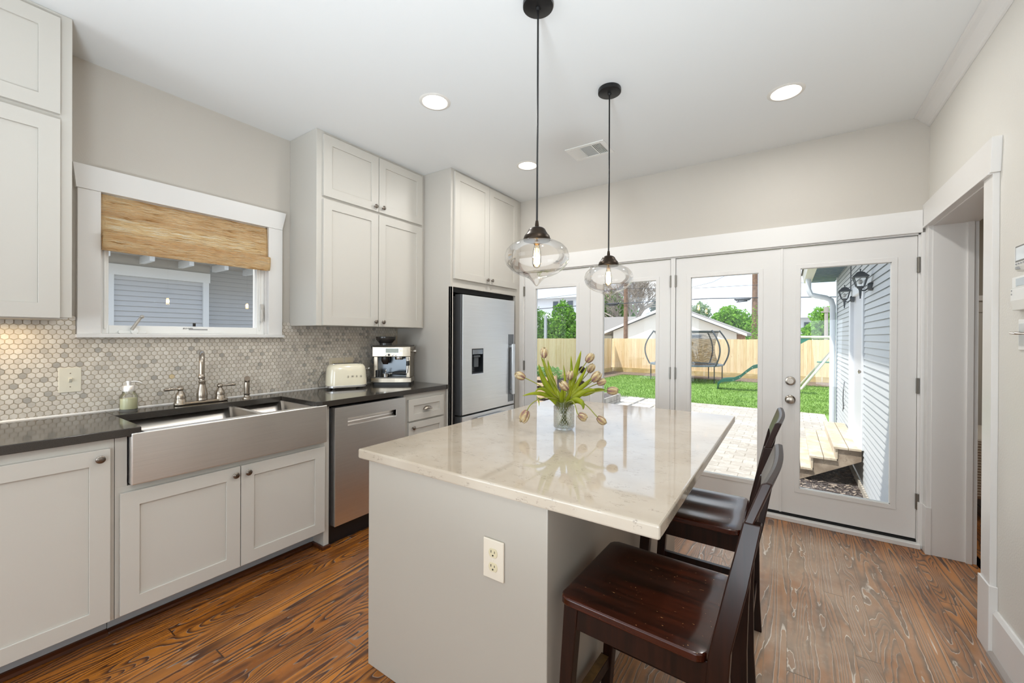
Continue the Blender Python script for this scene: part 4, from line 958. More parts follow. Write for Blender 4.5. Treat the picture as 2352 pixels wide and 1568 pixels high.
# loose chips
r9 = random.Random(9)
ch = M()
for i in range(2600):
    x, y = r9.uniform(0.02, .80), r9.uniform(4.2, 9); a = r9.uniform(0, PI); l, w_ = r9.uniform(.012, .04), r9.uniform(.004, .010); z = GZ+.036+r9.uniform(0, .012)
    ca, sa_ = math.cos(a)*l, math.sin(a)*l; da, db = -math.sin(a)*w_, math.cos(a)*w_; t_ = r9.uniform(-.008, .008)
    ch.add([(x-ca-da, y-sa_-db, z-t_), (x+ca-da, y+sa_-db, z+t_), (x+ca+da, y+sa_+db, z+t_+.003), (x-ca+da, y-sa_+db, z-t_+.003)], [(0, 1, 2, 3)], r9.choice((0, 0, 1)))
o = ch.build('wood_chips', [simple('chip_dark', '#4c4240', .9), simple('chip_light', '#a8998a', .9)], fix=False); tag(o, 'loose wood chips scattered over the mulch by the lattice', 'wood chips', kind='stuff')
o = M().add([(-8.4, 21.2, GZ+.02), (3.2, 20.8, GZ+.02), (3.2, 22.7, GZ+.02), (-8.4, 22.9, GZ+.02)], [(0, 1, 2, 3)]).build('fence_mulch', mulch_m); tag(o, 'brown mulch strip along the foot of the back fence', 'mulch', kind='stuff')
o = M().add([(-8.35, 12, GZ+.02), (-7.6, 12, GZ+.02), (-7.2, 21.2, GZ+.02), (-8.35, 21.4, GZ+.02)], [(0, 1, 2, 3)]).build('side_fence_mulch', mulch_m); tag(o, 'brown mulch strip along the foot of the side fence', 'mulch', kind='stuff')
# grass blades
N = 52000; rs = np.random.RandomState(4)
gx_ = rs.uniform(-7.4, 2.2, N); gy_ = 13.3+7.8*rs.uniform(0, 1, N)**1.3; keep = ~((gx_ > .75) & (gy_ < 12)); gx_, gy_ = gx_[keep], gy_[keep]; N = len(gx_)
an = rs.uniform(0, PI, N); hh = rs.uniform(.025, .06, N); wd = .009; lx, ly = rs.normal(0, .02, N), rs.normal(0, .02, N)
V = np.empty((N, 3, 3)); V[:, 0] = np.c_[gx_-wd*np.cos(an), gy_-wd*np.sin(an), np.full(N, GZ)]; V[:, 1] = np.c_[gx_+wd*np.cos(an), gy_+wd*np.sin(an), np.full(N, GZ)]; V[:, 2] = np.c_[gx_+lx, gy_+ly, GZ+hh]
def np_mesh(name, V, k, mats, mi=None):
    n = len(V); me = bpy.data.meshes.new(name); me.vertices.add(n*k); me.vertices.foreach_set('co', V.reshape(-1)); me.loops.add(n*k); me.loops.foreach_set('vertex_index', np.arange(n*k, dtype=np.int32))
    me.polygons.add(n); me.polygons.foreach_set('loop_start', np.arange(0, n*k, k, dtype=np.int32)); 
    for mt in mats: me.materials.append(mt)
    if mi is not None: me.polygons.foreach_set('material_index', mi.astype(np.int32))
    me.update(calc_edges=True); me.validate(); o = bpy.data.objects.new(name, me); COL.objects.link(o); return o
bl = [simple('blade_a', '#7a9d45', .7), simple('blade_b', '#94b45c', .7), simple('blade_c', '#648438', .7)]
o = np_mesh('lawn_grass', V, 3, bl, rs.randint(0, 3, N)); tag(o, 'short green lawn between the patio and the fence', 'grass', kind='stuff')
# ---- fences
def fence_mat(name, axis):
    g = G(name); q = g.pos(); u = g.ma('DIVIDE', q[axis], .14); i = g.ma('FLOOR', u); f = g.ma('FRACT', u); r = g.white(i)
    n = g.noise(g.vec(g.ma('MULTIPLY', q[axis], 30), g.ma('MULTIPLY', q[2], 2), r), 1, 4); k = g.noise(g.vec(q[axis], g.ma('MULTIPLY', q[2], .6), 3), 13, 2)
    c = g.mix(r, '#f0d7ae', '#e3c595'); c = g.mix(g.ma('MULTIPLY', g.smooth(n, .45, .75), .5), c, '#cfa56f'); c = g.mix(g.ma('MULTIPLY', g.smooth(k, .68, .74), .5), c, '#a8733f')
    c = g.mix(g.smooth(g.ma('ABSOLUTE', g.ma('SUBTRACT', f, .5)), .475, .495), c, '#a97f4e'); g.principled(c, .85, 0); return g.m
kick_m = g2('kickboard', '#b9a06a', '#cdb88a', 3, .9)
fb = fence_mat('cedar_back', 0); fs_ = fence_mat('cedar_side', 1)
c = thing('board_fence', 'new cedar board fence across the back of the yard', 'fence', (-2.5, 22.8, GZ))
q = M(); x = -8.44; r8 = random.Random(8)
while x < 9: q.box(x, x+.137, 22.78, 22.80, GZ+.25, 1.285+r8.uniform(-.008, .008)); x += .14
q.build('board_panel', fb, c)
q = M(); x = -8.3
while x < 9: q.box(x-.06, x+2.32, 22.75, 22.79, GZ, GZ+.26); x += 2.4
q.build('kickboard', kick_m, c); q = M(); q.box(-8.3, 9, 22.80, 22.84, -.1, 0); q.box(-8.3, 9, 22.80, 22.84, .9, 1.0); q.build('rail', kick_m, c)
c = thing('board_fence', 'new cedar board fence along the side of the yard, seen in the leftmost door pane', 'fence', (-8.4, 14, GZ))
q = M(); y = 3
while y < 22.6: q.box(-8.42, -8.40, y, y+.137, GZ+.25, 1.29+r8.uniform(-.008, .008)); y += .14
q.build('board_panel', fs_, c)
q = M(); y = 3
while y < 22.4: q.box(-8.41, -8.37, y, min(y+2.38, 22.74), GZ, GZ+.26); y += 2.4
q.build('kickboard', kick_m, c)
# ---- house wing with blue lap siding (runs away from the kitchen on the right)
SX = .82; sid_m = simple('blue_siding', '#cfd2d3', .55); sidtrim = simple('siding_white', '#e8ecf0', .5)
c = thing('house_wing', 'pale blue lap-sided wing of the house beyond the right-hand door', 'house', (1.4, 7.2, GZ)); c['kind'] = 'thing'
def siding(q, x, ya, yb, za, zb, out=-1, pitch=.078, lip=.018):
    z = za
    while z < zb:
        z2 = min(z+pitch, zb); q.add([(x+out*lip, ya, z), (x+out*lip, yb, z), (x+out*.004, yb, z2+.004), (x+out*.004, ya, z2+.004)], [(0, 1, 2, 3)], 0)
        q.add([(x+out*lip, ya, z), (x+out*lip, yb, z), (x+out*.002, yb, z), (x+out*.002, ya, z)], [(0, 1, 2, 3)], 1)  # underside coloured dark as lap shade
        q.add([(x+out*.0045, ya, z-.008), (x+out*.0045, yb, z-.008), (x+out*.0045, yb, z+.004), (x+out*.0045, ya, z+.004)], [(0, 1, 2, 3)], 1); z += pitch  # dark strip painted as the shadow line below each lap
    q.box(x, x-out*.05, ya, yb, za, zb)
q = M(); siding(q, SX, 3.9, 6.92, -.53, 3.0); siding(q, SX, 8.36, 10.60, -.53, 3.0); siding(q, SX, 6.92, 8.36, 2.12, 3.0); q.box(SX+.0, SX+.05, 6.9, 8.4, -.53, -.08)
q.box(SX+.0, 5, 10.55, 10.60, -.53, 3.0); q.build('siding', [sid_m, simple('siding_lap_shade', '#6c7780', .8)], c, fix=False)  # second colour paints the shadow lines under the laps
q = M(); q.box(SX-.03, SX+.03, 6.92, 7.03, -.08, 2.12); q.box(SX-.035, SX+.03, 8.18, 8.36, -.08, 2.12); q.box(SX-.035, SX+.03, 7.03, 8.18, 2.0, 2.12); q.box(SX-.06, SX+.05, 7.0, 8.25, -.09, -.06); q.box(SX-.025, SX+.01, 10.5, 10.62, -.53, 3.0); q.build('door_casing', sidtrim, c, bevel=.003)
M().box(SX+.005, SX+.045, 7.03, 8.18, -.06, 2.0).build('back_door', simple('door_offwhite', '#dcdde2', .4), c)
q = M(); q.lathe((SX+.005, 7.12, .93), [(.025, 0), (.01, -.02), (.03, -.05), (0, -.06)], 16, 'x'); q.build('door_knob', nickel_m, c, smooth=True)
q = M(); q.tube([(SX-.02, 9.1, .62), (SX-.04, 9.0, .50), (SX-.04, 9.05, .32), (SX-.02, 9.2, .18), (SX-.015, 9.35, .08)], .008, 8); q.build('hanging_cable', simple('cable_grey', '#70757a', .5), c, smooth=True)
q = M(); q.tube([(SX-.022, 8.28, 2.12), (SX-.022, 8.30, 3.0)], .008, 6); q.build('conduit', simple('conduit', '#70757a', .5), c)
# eave, gutter and downspout
q = M(); soff = simple('soffit_navy', '#3c5668', .6)
q.prism([(.42, 2.44), (SX+.02, 2.70), (SX+.02, 2.80), (.42, 2.54)], 'y', 10.56, 11.3) if False else None
z = 0
for k in range(11):
    y = 8.6+.24*k; q.box(.40, SX, y, y+.232, 2.60, 2.612)
q.build('soffit_panel', soff, c)
q = M(); [q.box(.40, SX, 8.6+.24*k+.232, 8.6+.24*(k+1), 2.594, 2.60) for k in range(11)]; q.build('soffit_rib', simple('rib_pale', '#b5c4cf', .6), c)
q = M(); q.prism([(.40, 2.58), (.27, 2.60), (.25, 2.74), (.24, 2.75), (.40, 2.75)], 'y', 8.6, 11.3); q.build('gutter', simple('gutter_cream', '#dad7cc', .4), c, bevel=.004)
q = M(); q.add([(.22, 4.0, 2.76), (.22, 11.3, 2.76), (2.5, 11.3, 4.0), (2.5, 4.0, 4.0), (.22, 4.0, 2.80), (.22, 11.3, 2.80), (2.5, 11.3, 4.04), (2.5, 4.0, 4.04)], [(0, 1, 2, 3), (7, 6, 5, 4), (0, 4, 5, 1), (1, 5, 6, 2), (2, 6, 7, 3), (3, 7, 4, 0)]); q.build('roof', simple('roof_shingle', '#6f6a66', .9, bump=.4), c)
dsx, dsy = .73, 10.45
q = M(); q.tube([(.33, dsy, 2.60), (.33, dsy, 2.38), (.37, dsy, 2.27), (.46, dsy, 2.235), (.62, dsy, 2.19), (.70, dsy, 2.14), (dsx, dsy, 2.02), (dsx, dsy, 1.0), (dsx, dsy, -.42)], .052, 8, flat=1); q.build('downspout', simple('downspout_white', '#dfe6ec', .4), c, smooth=50)
q = M(); q.box(dsx-.07, dsx+.07, dsy-.07, dsy+.07, -.62, -.42); q.build('drain_boot', blackmetal_m, c, bevel=.01)
# lattice skirt
q = M(); y = 3.95
while y < 9.9: q.box(SX-.05, SX-.03, y, y+.045, GZ, -.50); y += .085
q.box(SX-.03, SX+.0, 3.95, 9.9, GZ, GZ+.05)
o = q.build('slatted_skirt', simple('skirt_wood', '#cfc6b8', .8, var=.3), None); tag(o, 'pale slatted wooden skirt under the blue siding behind the steps', 'skirting')
# ---- wall lanterns
def lantern(x, y, z, k=.70):
    r = thing('wall_lantern', '', 'outdoor lantern', (x, y, z), 'black carriage lanterns beside the back door')
    fm = simple('lantern_iron', '#4a5259', .45, .3) if 'lantern_iron' not in bpy.data.materials else bpy.data.materials['lantern_iron']
    q = M(); rg = lambda a, zz: [(x+k*a*sx_, y+k*a*sy_, z+k*zz) for sx_, sy_ in ((-1, -1), (1, -1), (1, 1), (-1, 1))]
    loft(q, [rg(.055, .0), rg(.058, .012)]); loft(q, [rg(.105, .165), rg(.108, .18), rg(.062, .228), rg(.058, .240), rg(.030, .258), rg(.008, .268), rg(.006, .30)])
    q.ball((x, y, z+.298*k), .009, 8)
    for sx_, sy_ in ((-1, -1), (1, -1), (1, 1), (-1, 1)): q.tube([(x+.052*k*sx_, y+.052*k*sy_, z+.01*k), (x+.092*k*sx_, y+.092*k*sy_, z+.168*k)], .005, 6)
    q.lathe((x, y, z), [(r_*k, h_*k) for r_, h_ in ((0, -.20), (.014, -.19), (.009, -.18), (.015, -.14), (.020, -.06), (.03, -.03), (.045, -.02), (.05, 0))], 14)
    q.tube([(x+.01, y, z-.04), (x+.04, y, z-.045), (SX-.05, y, z-.02), (SX-.03, y, z+.0)], .009, 8); q.lathe((SX-.035, y, z), [(.0, -.02), (.035, -.02), (.05, -.0), (.05, .03)], 16, 'x')
    q.build('lantern_frame', fm, r, smooth=40)
    q = M(); loft(q, [rg(.050, .012), rg(.090, .165)], False, False); q.build('lantern_glass', glass_m, r, fix=False)
    q = M(); q.ball((x, y, z+.06), .024, 12, sq=(1, 1, 1.2)); q.build('lamp_bulb', white_m, r, smooth=True)
    return r
l1 = lantern(.70, 6.35, 1.985); l2 = copy_tree(l1); l2.location = (.70, 8.02, 1.97)
l1['label'] = 'black carriage lantern on blue siding, larger in view, nearer the kitchen'; l2['label'] = 'black carriage lantern on blue siding beyond the back door, smaller in view'
# ---- back steps
c = thing('back_steps', 'weathered timber steps leading up to the back door of the wing', 'steps', (.4, 7.9, GZ))
wood = g2('deck_wood', '#c3b39b', '#d9ccb8', 5, .85, '#a8967e')
sy0, sy1 = 6.97, 8.95
tr_ = [(.525, .797, -.07), (.262, .545, -.232), (0.0, .285, -.405)]
for xa, xb, z in tr_:
    q = M(); wdt = (xb-xa)/2; q.box(xa-.02, xa+wdt-.006, sy0-.03, sy1, z-.03, z); q.box(xa+wdt+.002, xb-.005, sy0-.03, sy1, z-.03, z); q.build('tread', wood, c, bevel=.003)
    q = M(); q.box(xa, xa+.025, sy0-.01, sy1-.02, z-.17, z-.03); q.build('riser', wood, c, bevel=.002)
grey_w = g2('stringer_wood', '#8f7f6e', '#b5a592', 6, .85, '#6d5f52')
for yy in (sy0, sy1-.06):
    q = M(); q.prism([(.795, -.10), (.55, -.10), (.55, -.262), (.288, -.262), (.288, -.435), (.026, -.435), (.026, -.60), (.10, -.61), (.795, -.235)], 'y', yy, yy+.04); q.build('stringer', grey_w, c, bevel=.002)
# ---- planter box, stepping stones, pallet planter
c = thing('raised_planter', 'grey weathered timber raised bed at the lawn corner', 'planter', (-4.5, 11.4, GZ))
q = M(); 
for k in range(2): q.box(-5.6, -4.18, 11.95-.0, 12.0, GZ+.15*k, GZ+.145+.15*k); q.box(-4.22, -4.17, 10.6, 12.0, GZ+.15*k, GZ+.145+.15*k); q.box(-5.6, -4.17, 10.55, 10.6, GZ+.15*k, GZ+.145+.15*k); q.box(-5.65, -5.6, 10.55, 12.0, GZ+.15*k, GZ+.145+.15*k)
q.build('timber_frame', g2('grey_timber', '#8d8780', '#b0a9a0', 5, .9), c, bevel=.005)
M().box(-5.6, -4.22, 10.6, 11.95, GZ, GZ+.26).build('soil', dmulch_m, c)
k_ = 0
sp_ = None
o = M().box(-6.2, -3.3, 9.2, 13.6, GZ+.002, GZ+.014).build('gravel_bed', g2('gravel', '#8a8682', '#b8b3ac', 40, .95, '#5f5c5a', .8)); tag(o, 'grey gravel between the square stepping pavers', 'gravel', kind='stuff')
pm_ = simple('paver_pale', '#d5cdc0', .8, var=.12, bscale=12)
for ix in range(2):
    for iy in range(5):
        x, y = -4.05+.62*ix, 12.95-.62*iy
        if sp_ is None: sp_ = M().prism(rrect(x-.25, x+.25, y-.25, y+.25, .02, 2), 'z', GZ+.01, GZ+.05).build('stepping_paver', pm_, bevel=.004); o = sp_; px_, py_ = x, y
        else: o = sp_.copy(); COL.objects.link(o); o.location = (x, y, GZ+.01)
        tag(o, 'pale square stepping paver set in gravel by the lawn edge', 'paver', 'stepping pavers in gravel')
# ---- trampoline
c = thing('trampoline', 'round trampoline with curved black poles and safety net', 'trampoline', (-3.95, 20.2, GZ))
tx, ty, trr = -3.95, 20.2, 1.52; tm = simple('tramp_black', '#3a3f45', .5, .2); padm = simple('tramp_pad', '#5d6c78', .5)
q = M(); q.lathe((tx, ty, .13), [(trr+.04, -.02), (trr+.04, .03), (trr-.22, .03), (trr-.22, 0)], 48, cap=False); q.build('pad', padm, c)
q = M(); q.disc((tx, ty, .13), trr-.2, 40); q.build('jumping_mat', black_m, c)
q = M()
for i in range(8):
    a = 2*PI*i/8+.25; x, y = tx+trr*math.cos(a), ty+trr*math.sin(a); q.tube([(x, y, .12), (x, y, GZ)], .022, 8)
q.build('leg', tm, c)
for i in range(8):
    a = 2*PI*i/8+.25; q = M(); pts = []
    for j in range(13):
        t = j/12; bulge = trr+.05+.26*math.sin(PI*t)-.30*t*t*.6; pts.append((tx+bulge*math.cos(a), ty+bulge*math.sin(a), .12+1.56*t))
    q.tube(pts, .032, 8); q.build('net_pole', tm, c, smooth=True)
def net():
    g = G('safety_net'); q = g.pos(); p = g.principled('#3a3026', .8); tp = g.n('ShaderNodeBsdfTransparent'); mx = g.n('ShaderNodeMixShader')
    w = g.ma('SINE', g.ma('ADD', g.ma('MULTIPLY', q[2], 55), g.ma('MULTIPLY', g.noise(g.vec(*q[:3]), 2, 2), 30))); g.put(mx.inputs[0], g.ma('ADD', .40, g.ma('MULTIPLY', w, .10)))
    g.t.links.new(tp.outputs[0], mx.inputs[1]); g.t.links.new(p.outputs[0], mx.inputs[2]); g.t.links.new(mx.outputs[0], g.out.inputs[0]); return g.m
q = M(); q.lathe((tx, ty, .16), [(1.36, 0), (1.22, .5), (1.20, .8), (1.36, 1.48)], 40, cap=False); q.build('net', net(), c, smooth=True, fix=False)
q = M(); q.lathe((tx, ty, 1.64), [(1.36, -.06), (1.40, -.02), (1.40, .02), (1.36, .02)], 40, cap=False); q.build('top_band', tm, c)
# ---- slide and swing frame
c = thing('play_slide', 'dark green wavy plastic slide ending on the lawn', 'slide', (-1.4, 17.6, GZ))
q = M(); pts = [(-2.26, -.62), (-2.24, -.42), (-2.12, -.30), (-1.95, -.26), (-1.72, -.24), (-1.5, -.12), (-1.3, .08), (-1.1, .25), (-.85, .33), (-.6, .38), (-.3, .52), (0.0, .72), (.3, .98)]
V = []; 
for x, z in pts:
    for yy, dz in ((17.35, .09), (17.37, .09), (17.40, 0), (17.80, 0), (17.83, .09), (17.85, .09), (17.85, -.03), (17.35, -.03)): V.append((x, yy, z+dz))
n = 8; q.add(V, [(i*n+j, i*n+(j+1) % n, (i+1)*n+(j+1) % n, (i+1)*n+j) for i in range(len(pts)-1) for j in range(n)]+[list(range(n)), [(len(pts)-1)*n+j for j in range(n)]])
q.build('chute', simple('slide_green', '#1f5a4c', .35), c, smooth=30)
q = M(); [q.lathe((x, 17.348, z+.02), [(.016, 0), (.016, -.004), (0, -.004)], 10, 'y') for x, z in pts[4:-1]]; q.build('side_stud', simple('stud', '#9fb8ac', .4), c)
c = thing('swing_set', 'pale tubular swing frame with green brackets beyond the lawn', 'swing set', (1.2, 20, GZ)); pm2 = simple('swing_pole', '#cfc6b8', .4)
q = M(); q.tube([(.10, 19.95, 1.40), (4.5, 19.95, 1.40)], .055, 10); q.build('top_beam', pm2, c, smooth=True)
q = M(); q.tube([(.38, 19.2, GZ), (1.75, 19.95, 1.38)], .05, 10); q.build('leg', pm2, c, smooth=True)
q = M(); q.tube([(.38, 20.9, GZ), (1.75, 19.95, 1.38)], .05, 10); q.build('leg', pm2, c, smooth=True)
q = M(); q.prism([(.20, 1.37), (.75, 1.37), (.20, 1.0)], 'y', 19.93, 19.97); q.build('bracket', simple('bracket_green', '#2f7a68', .4), c)
q = M(); q.tube([(.9, 19.6, .45), (2.5, 19.6, .45)], .03, 8); q.build('cross_bar', bpy.data.materials['bracket_green'], c)
q = M(); q.tube([(-.05, 18.6, GZ), (.10, 19.95, 1.38)], .05, 10); q.build('leg', pm2, c, smooth=True)
# ---- neighbouring garage
c = thing('garage', 'white gabled garage behind the back fence', 'building', (-6.0, 27, GZ))
gw = simple('garage_white', '#e9e4da', .8); rf = simple('grey_shingle', '#8a8580', .9, bump=.3)
q = M(); q.prism([(-9.55, GZ), (-2.42, GZ), (-2.42, 1.62), (-6.0, 3.12), (-9.55, 1.75)], 'y', 26, 30); q.build('wall', gw, c)
for side in (((-10.4, 1.46), (-6.0, 3.20)), ((-6.0, 3.20), (-1.9, 1.46))):
    (xa, za), (xb, zb) = side; q = M(); q.prism([(xa, za), (xb, zb), (xb, zb+.16), (xa, za+.16)], 'y', 25.75, 30.3); q.build('roof', rf, c)
    q = M(); q.prism([(xa, za-.02), (xb, zb-.02), (xb, zb+.13), (xa, za+.13)], 'y', 25.68, 25.76); q.build('barge_board', simple('barge', '#e6e6e4', .6) if 'barge' not in bpy.data.materials else bpy.data.materials['barge'], c)
q = M(); q.box(-2.42, -2.0, 26.1, 26.2, .6, 1.55); q.build('brick_return', g2('brick_brown', '#8d6c55', '#a88466', 12), c)
q = M(); q.box(-4.95, -4.2, 25.97, 26.0, 1.32, 1.55); q.box(-4.9, -4.25, 25.95, 25.97, 1.36, 1.5, 1); q.build('window', [simple('wf', '#dfe2e6', .5), simple('wg', '#7f8a98', .2)], c)
c = thing('shingle_roof_shed', 'low building with grey shingle roof beside the white garage', 'building', (-13, 30, GZ))
q = M(); q.prism([(28, GZ), (33, GZ), (33, 1.7), (28, 1.7)], 'x', -17, -10.4); q.build('wall', gw, c)
q = M(); q.prism([(27.6, 1.55), (30.5, 2.75), (33.4, 1.55), (33.4, 1.7), (30.5, 2.9), (27.6, 1.7)], 'x', -17.2, -9.4); q.build('roof', rf, c)
# ---- two-storey white house
c = thing('two_storey_house', 'white two-storey house with tall sash windows behind the left trees', 'house', (-24, 48, GZ)); hw = simple('house_white', '#e6e9f0', .7)
q = M(); q.box(-33, -16.5, 45, 55, GZ, 6.35); q.build('wall', hw, c)
q = M(); q.prism([(44.3, 6.3), (50, 10.2), (55.7, 6.3)], 'x', -33.6, -16); q.build('roof', simple('roof_grey', '#a9aeb6', .9, bump=.3), c)
q = M(); q.box(-33.6, -16, 44.2, 44.35, 6.05, 6.35); q.build('gutter', simple('gut', '#cdd3da', .5), c)
dw = simple('dark_pane', '#59616b', .1)
for x in (-29.5, -24.24, -23.33, -22.27, -18.5):
    f = M().box(x-.06, x+.80, 44.93, 45.0, 4.02, 5.76).build('window', white_m, c); q = M(); q.box(x, x+.74, 44.90, 44.94, 4.08, 4.86); q.box(x, x+.74, 44.90, 44.94, 4.92, 5.70); q.build('pane', dw, f)
c = thing('distant_house', 'small pale house with porch posts behind the tree right of the swing frame', 'house', (1, 40, GZ))
q = M(); q.box(-2.5, 1.9, 40, 46, GZ, 3.0); q.build('wall', hw, c); q = M(); q.prism([(39.4, 2.95), (43, 4.6), (46.6, 2.95)], 'x', -3, 2.3); q.build('roof', bpy.data.materials['roof_grey'], c)
q = M(); q.box(1.0, 1.5, 39.93, 40, 1.5, 2.6); q.build('window', dw, c)
# ---- neighbour's blue house outside the kitchen window
NX = -6.2
c = thing('neighbour_house', 'blue-grey lap-sided neighbour house outside the kitchen window', 'house', (-7, 1.9, GZ)); nb = simple('slate_siding', '#c2c6cb', .6); nw = simple('neighbour_white', '#dfe4e8', .5)
q = M(); siding(q, NX, -1.0, 1.24, .6, 2.05, 1, .058, .014); siding(q, NX, 1.24, 2.12, .6, 2.05, 1, .058, .014); siding(q, NX-.25, 2.12, 5.5, .6, 2.3, 1, .058, .014); q.box(NX-.3, NX-.01, -1.0, 2.12, GZ, .6, 0); q.box(NX-.3, NX-.25, 2.12, 5.5, GZ, .6, 0); q.build('siding', [nb, simple('slate_lap_shade', '#565c66', .8)], c, fix=False)  # lap shadow lines painted in the darker second colour
q = M(); q.box(NX, NX+.035, 1.225, 1.285, GZ, 2.05); q.box(NX, NX+.035, 2.115, 2.178, GZ, 2.05); q.box(NX, NX+.04, -1.0, 2.19, 2.04, 2.16); q.box(NX-.25, NX, 2.10, 2.12, GZ, 2.2); q.build('white_trim', nw, c, bevel=.002)
q = M(); q.box(NX-.3, NX+.45, -1.0, 5.5, 2.27, 2.30); q.box(NX, NX+.02, -1, 2.19, 2.16, 2.28); q.build('soffit', simple('soffit_grey', '#b4b3b0', .7), c)
for y in (.78, 1.14, 1.50, 1.86, 2.22, 2.58, 2.94): M().box(NX+.0, NX+.38, y, y+.045, 2.19, 2.27).build('rafter_tail', nw, c, bevel=.002)
q = M(); q.prism([(NX+.5, 2.30), (NX-3, 4.3), (NX-3, 4.4), (NX+.5, 2.38)], 'y', -1.2, 5.7); q.build('roof', rf, c)
# ---- poles and wires
pole_m = simple('pole_wood', '#8b6f5d', .9, var=.3)
def pole(x, y, r, h, label, name='utility_pole'):
    q = M(); q.lathe((x, y, GZ), [(r*1.15, 0), (r, h*.5), (r*.85, h)], 12); o = q.build(name, pole_m, smooth=40); tag(o, label, 'pole'); return o
pole(-8.22, 24.5, .12, 9, 'brown wooden utility pole standing in front of the white garage'); pole(-1.46, 24.5, .13, 9, 'tall utility pole with ivy between the green trees and the double doors gap')
o = M().box(-13.4, -13.25, 23.6, 23.75, GZ, 2.75).build('grey_post', simple('post_grey', '#9aa0a4', .8)); tag(o, 'square grey post rising above the side fence in front of leafy trees', 'post')
q = M(); q.lathe((1.98, 33, GZ), [(.12, 0), (.10, 3.9)], 10); q.box(1.7, 2.3, 32.95, 33.05, 3.0, 3.08); q.lathe((1.98, 33, 3.0), [(.14, 0), (.14, .35)], 10); o = q.build('utility_pole', simple('pole_grey', '#a79f98', .8)); tag(o, 'slim grey utility pole in front of the small green tree on the right', 'pole')
wm = simple('wire_black', '#2b3038', .6)
def wire(pts, r, label, cat='cable'):
    q = M(); q.tube(pts, r, 6); o = q.build('overhead_cable', wm); tag(o, label, cat)
wire([(-22, 24.33, 3.1), (-15, 24.33, 3.24), (-11.5, 24.33, 3.36), (-8.3, 24.33, 3.40), (-6.4, 24.33, 3.45), (-3.5, 24.33, 3.47), (-1.46, 24.33, 3.41), (3, 24.33, 3.25), (8, 24.33, 3.4)], .022, 'thick black overhead cable crossing all the door panes')
wire([(-15, 24.31, 3.9), (-8.2, 24.31, 4.3), (-4.5, 24.31, 4.07), (-1.46, 24.31, 4.06), (4, 24.31, 4.0)], .009, 'thin overhead wire above the thick black cable')
wire([(-4.6, 24.32, 4.10), (-3.4, 24.32, 4.35), (-2.3, 24.32, 4.9), (-1.0, 24.32, 5.8)], .008, 'thin wire sloping up towards the tall ivy pole')
for (x, z), lb in (((-2.0, 3.36), 'black splice case hanging on the cable beside the ivy pole'), ((-8.97, 3.42), 'black splice case hanging on the cable beside the garage pole')):
    q = M(); q.tube([(x-.38, 24.33, z+.02), (x-.3, 24.33, z-.02), (x+.3, 24.33, z-.02), (x+.38, 24.33, z+.04)], [.03, .055, .055, .03], 10); q.tube([(x-.28, 24.33, z-.13), (x+.22, 24.33, z-.10)], .03, 8); q.box(x-.2, x-.17, 24.31, 24.35, z-.12, z); q.box(x+.1, x+.13, 24.31, 24.35, z-.12, z)
    o = q.build('splice_case', wm); tag(o, lb, 'cable box')
# ---- trees
def leaf_cloud(blobs, n, size, seed):
    rs = np.random.RandomState(seed); out = []
    w = np.array([b[3]*b[4]*b[5] for b in blobs])**.67; w = w/w.sum()
    for b, ww in zip(blobs, w):
        k = int(n*ww); d = rs.normal(size=(k, 3)); d /= np.linalg.norm(d, axis=1)[:, None]; rr = rs.uniform(.62, 1.05, k)[:, None]
        lump = 1+.14*np.sin(d[:, :1]*7+b[0])*np.cos(d[:, 2:]*8+b[1]); p = np.array(b[:3])+d*rr*lump*np.array(b[3:6]); out.append(p)
    p = np.vstack(out); k = len(p); u = rs.normal(size=(k, 3)); u /= np.linalg.norm(u, axis=1)[:, None]; v = np.cross(u, rs.normal(size=(k, 3))); v /= np.linalg.norm(v, axis=1)[:, None]
    s = size*rs.uniform(.6, 1.3, k)[:, None]; V = np.empty((k, 4, 3)); V[:, 0] = p-u*s; V[:, 1] = p-v*s*.55; V[:, 2] = p+u*s; V[:, 3] = p+v*s*.55; return V
def leafm(name, a, b):
    g = G(name); o_ = g.n('ShaderNodeNewGeometry'); q = g.pos(); n = g.noise(g.vec(*q[:3]), 2.2, 3); c = g.mix(g.smooth(n, .35, .65), a, b); p = g.principled(c, .7); tr = g.n('ShaderNodeBsdfTranslucent'); g.put(tr.inputs[0], c); mx = g.n('ShaderNodeMixShader'); mx.inputs[0].default_value = .4
    g.t.links.new(p.outputs[0], mx.inputs[1]); g.t.links.new(tr.outputs[0], mx.inputs[2]); g.t.links.new(mx.outputs[0], g.out.inputs[0]); return g.m
lf1 = leafm('leaf_bright', '#78b032', '#95c748'); lf2 = leafm('leaf_mid', '#5b8f2a', '#85b445'); lf3 = leafm('leaf_deep', '#47762a', '#6b9a3e'); bark = simple('bark', '#8f8478', .9, var=.3)
def tree(label, base, blobs, n, size, mats, seed, trunk=.15):
    c = thing('leafy_tree', label, 'tree', (base[0], base[1], GZ), 'trees beyond the fences')
    V = leaf_cloud(blobs, n, size, seed); V -= np.array([base[0], base[1], GZ]); rs = np.random.RandomState(seed)
    o = np_mesh('crown', V, 4, mats, rs.randint(0, len(mats), len(V))); o.parent = c; ORG[o] = Vector(base)
    q = M(); top = max(b[2] for b in blobs); q.tube([(base[0], base[1], GZ), (base[0]+.1, base[1], (GZ+top)/2), (base[0]-.05, base[1], top)], [trunk, trunk*.8, trunk*.4], 8)
    for b in blobs: q.tube([(base[0], base[1], (GZ+top)*.45), ((base[0]+b[0])/2, (base[1]+b[1])/2, b[2]*.8), (b[0], b[1], b[2])], [trunk*.5, trunk*.35, trunk*.15], 6)
    q.build('trunk', bark, c, smooth=True); return c
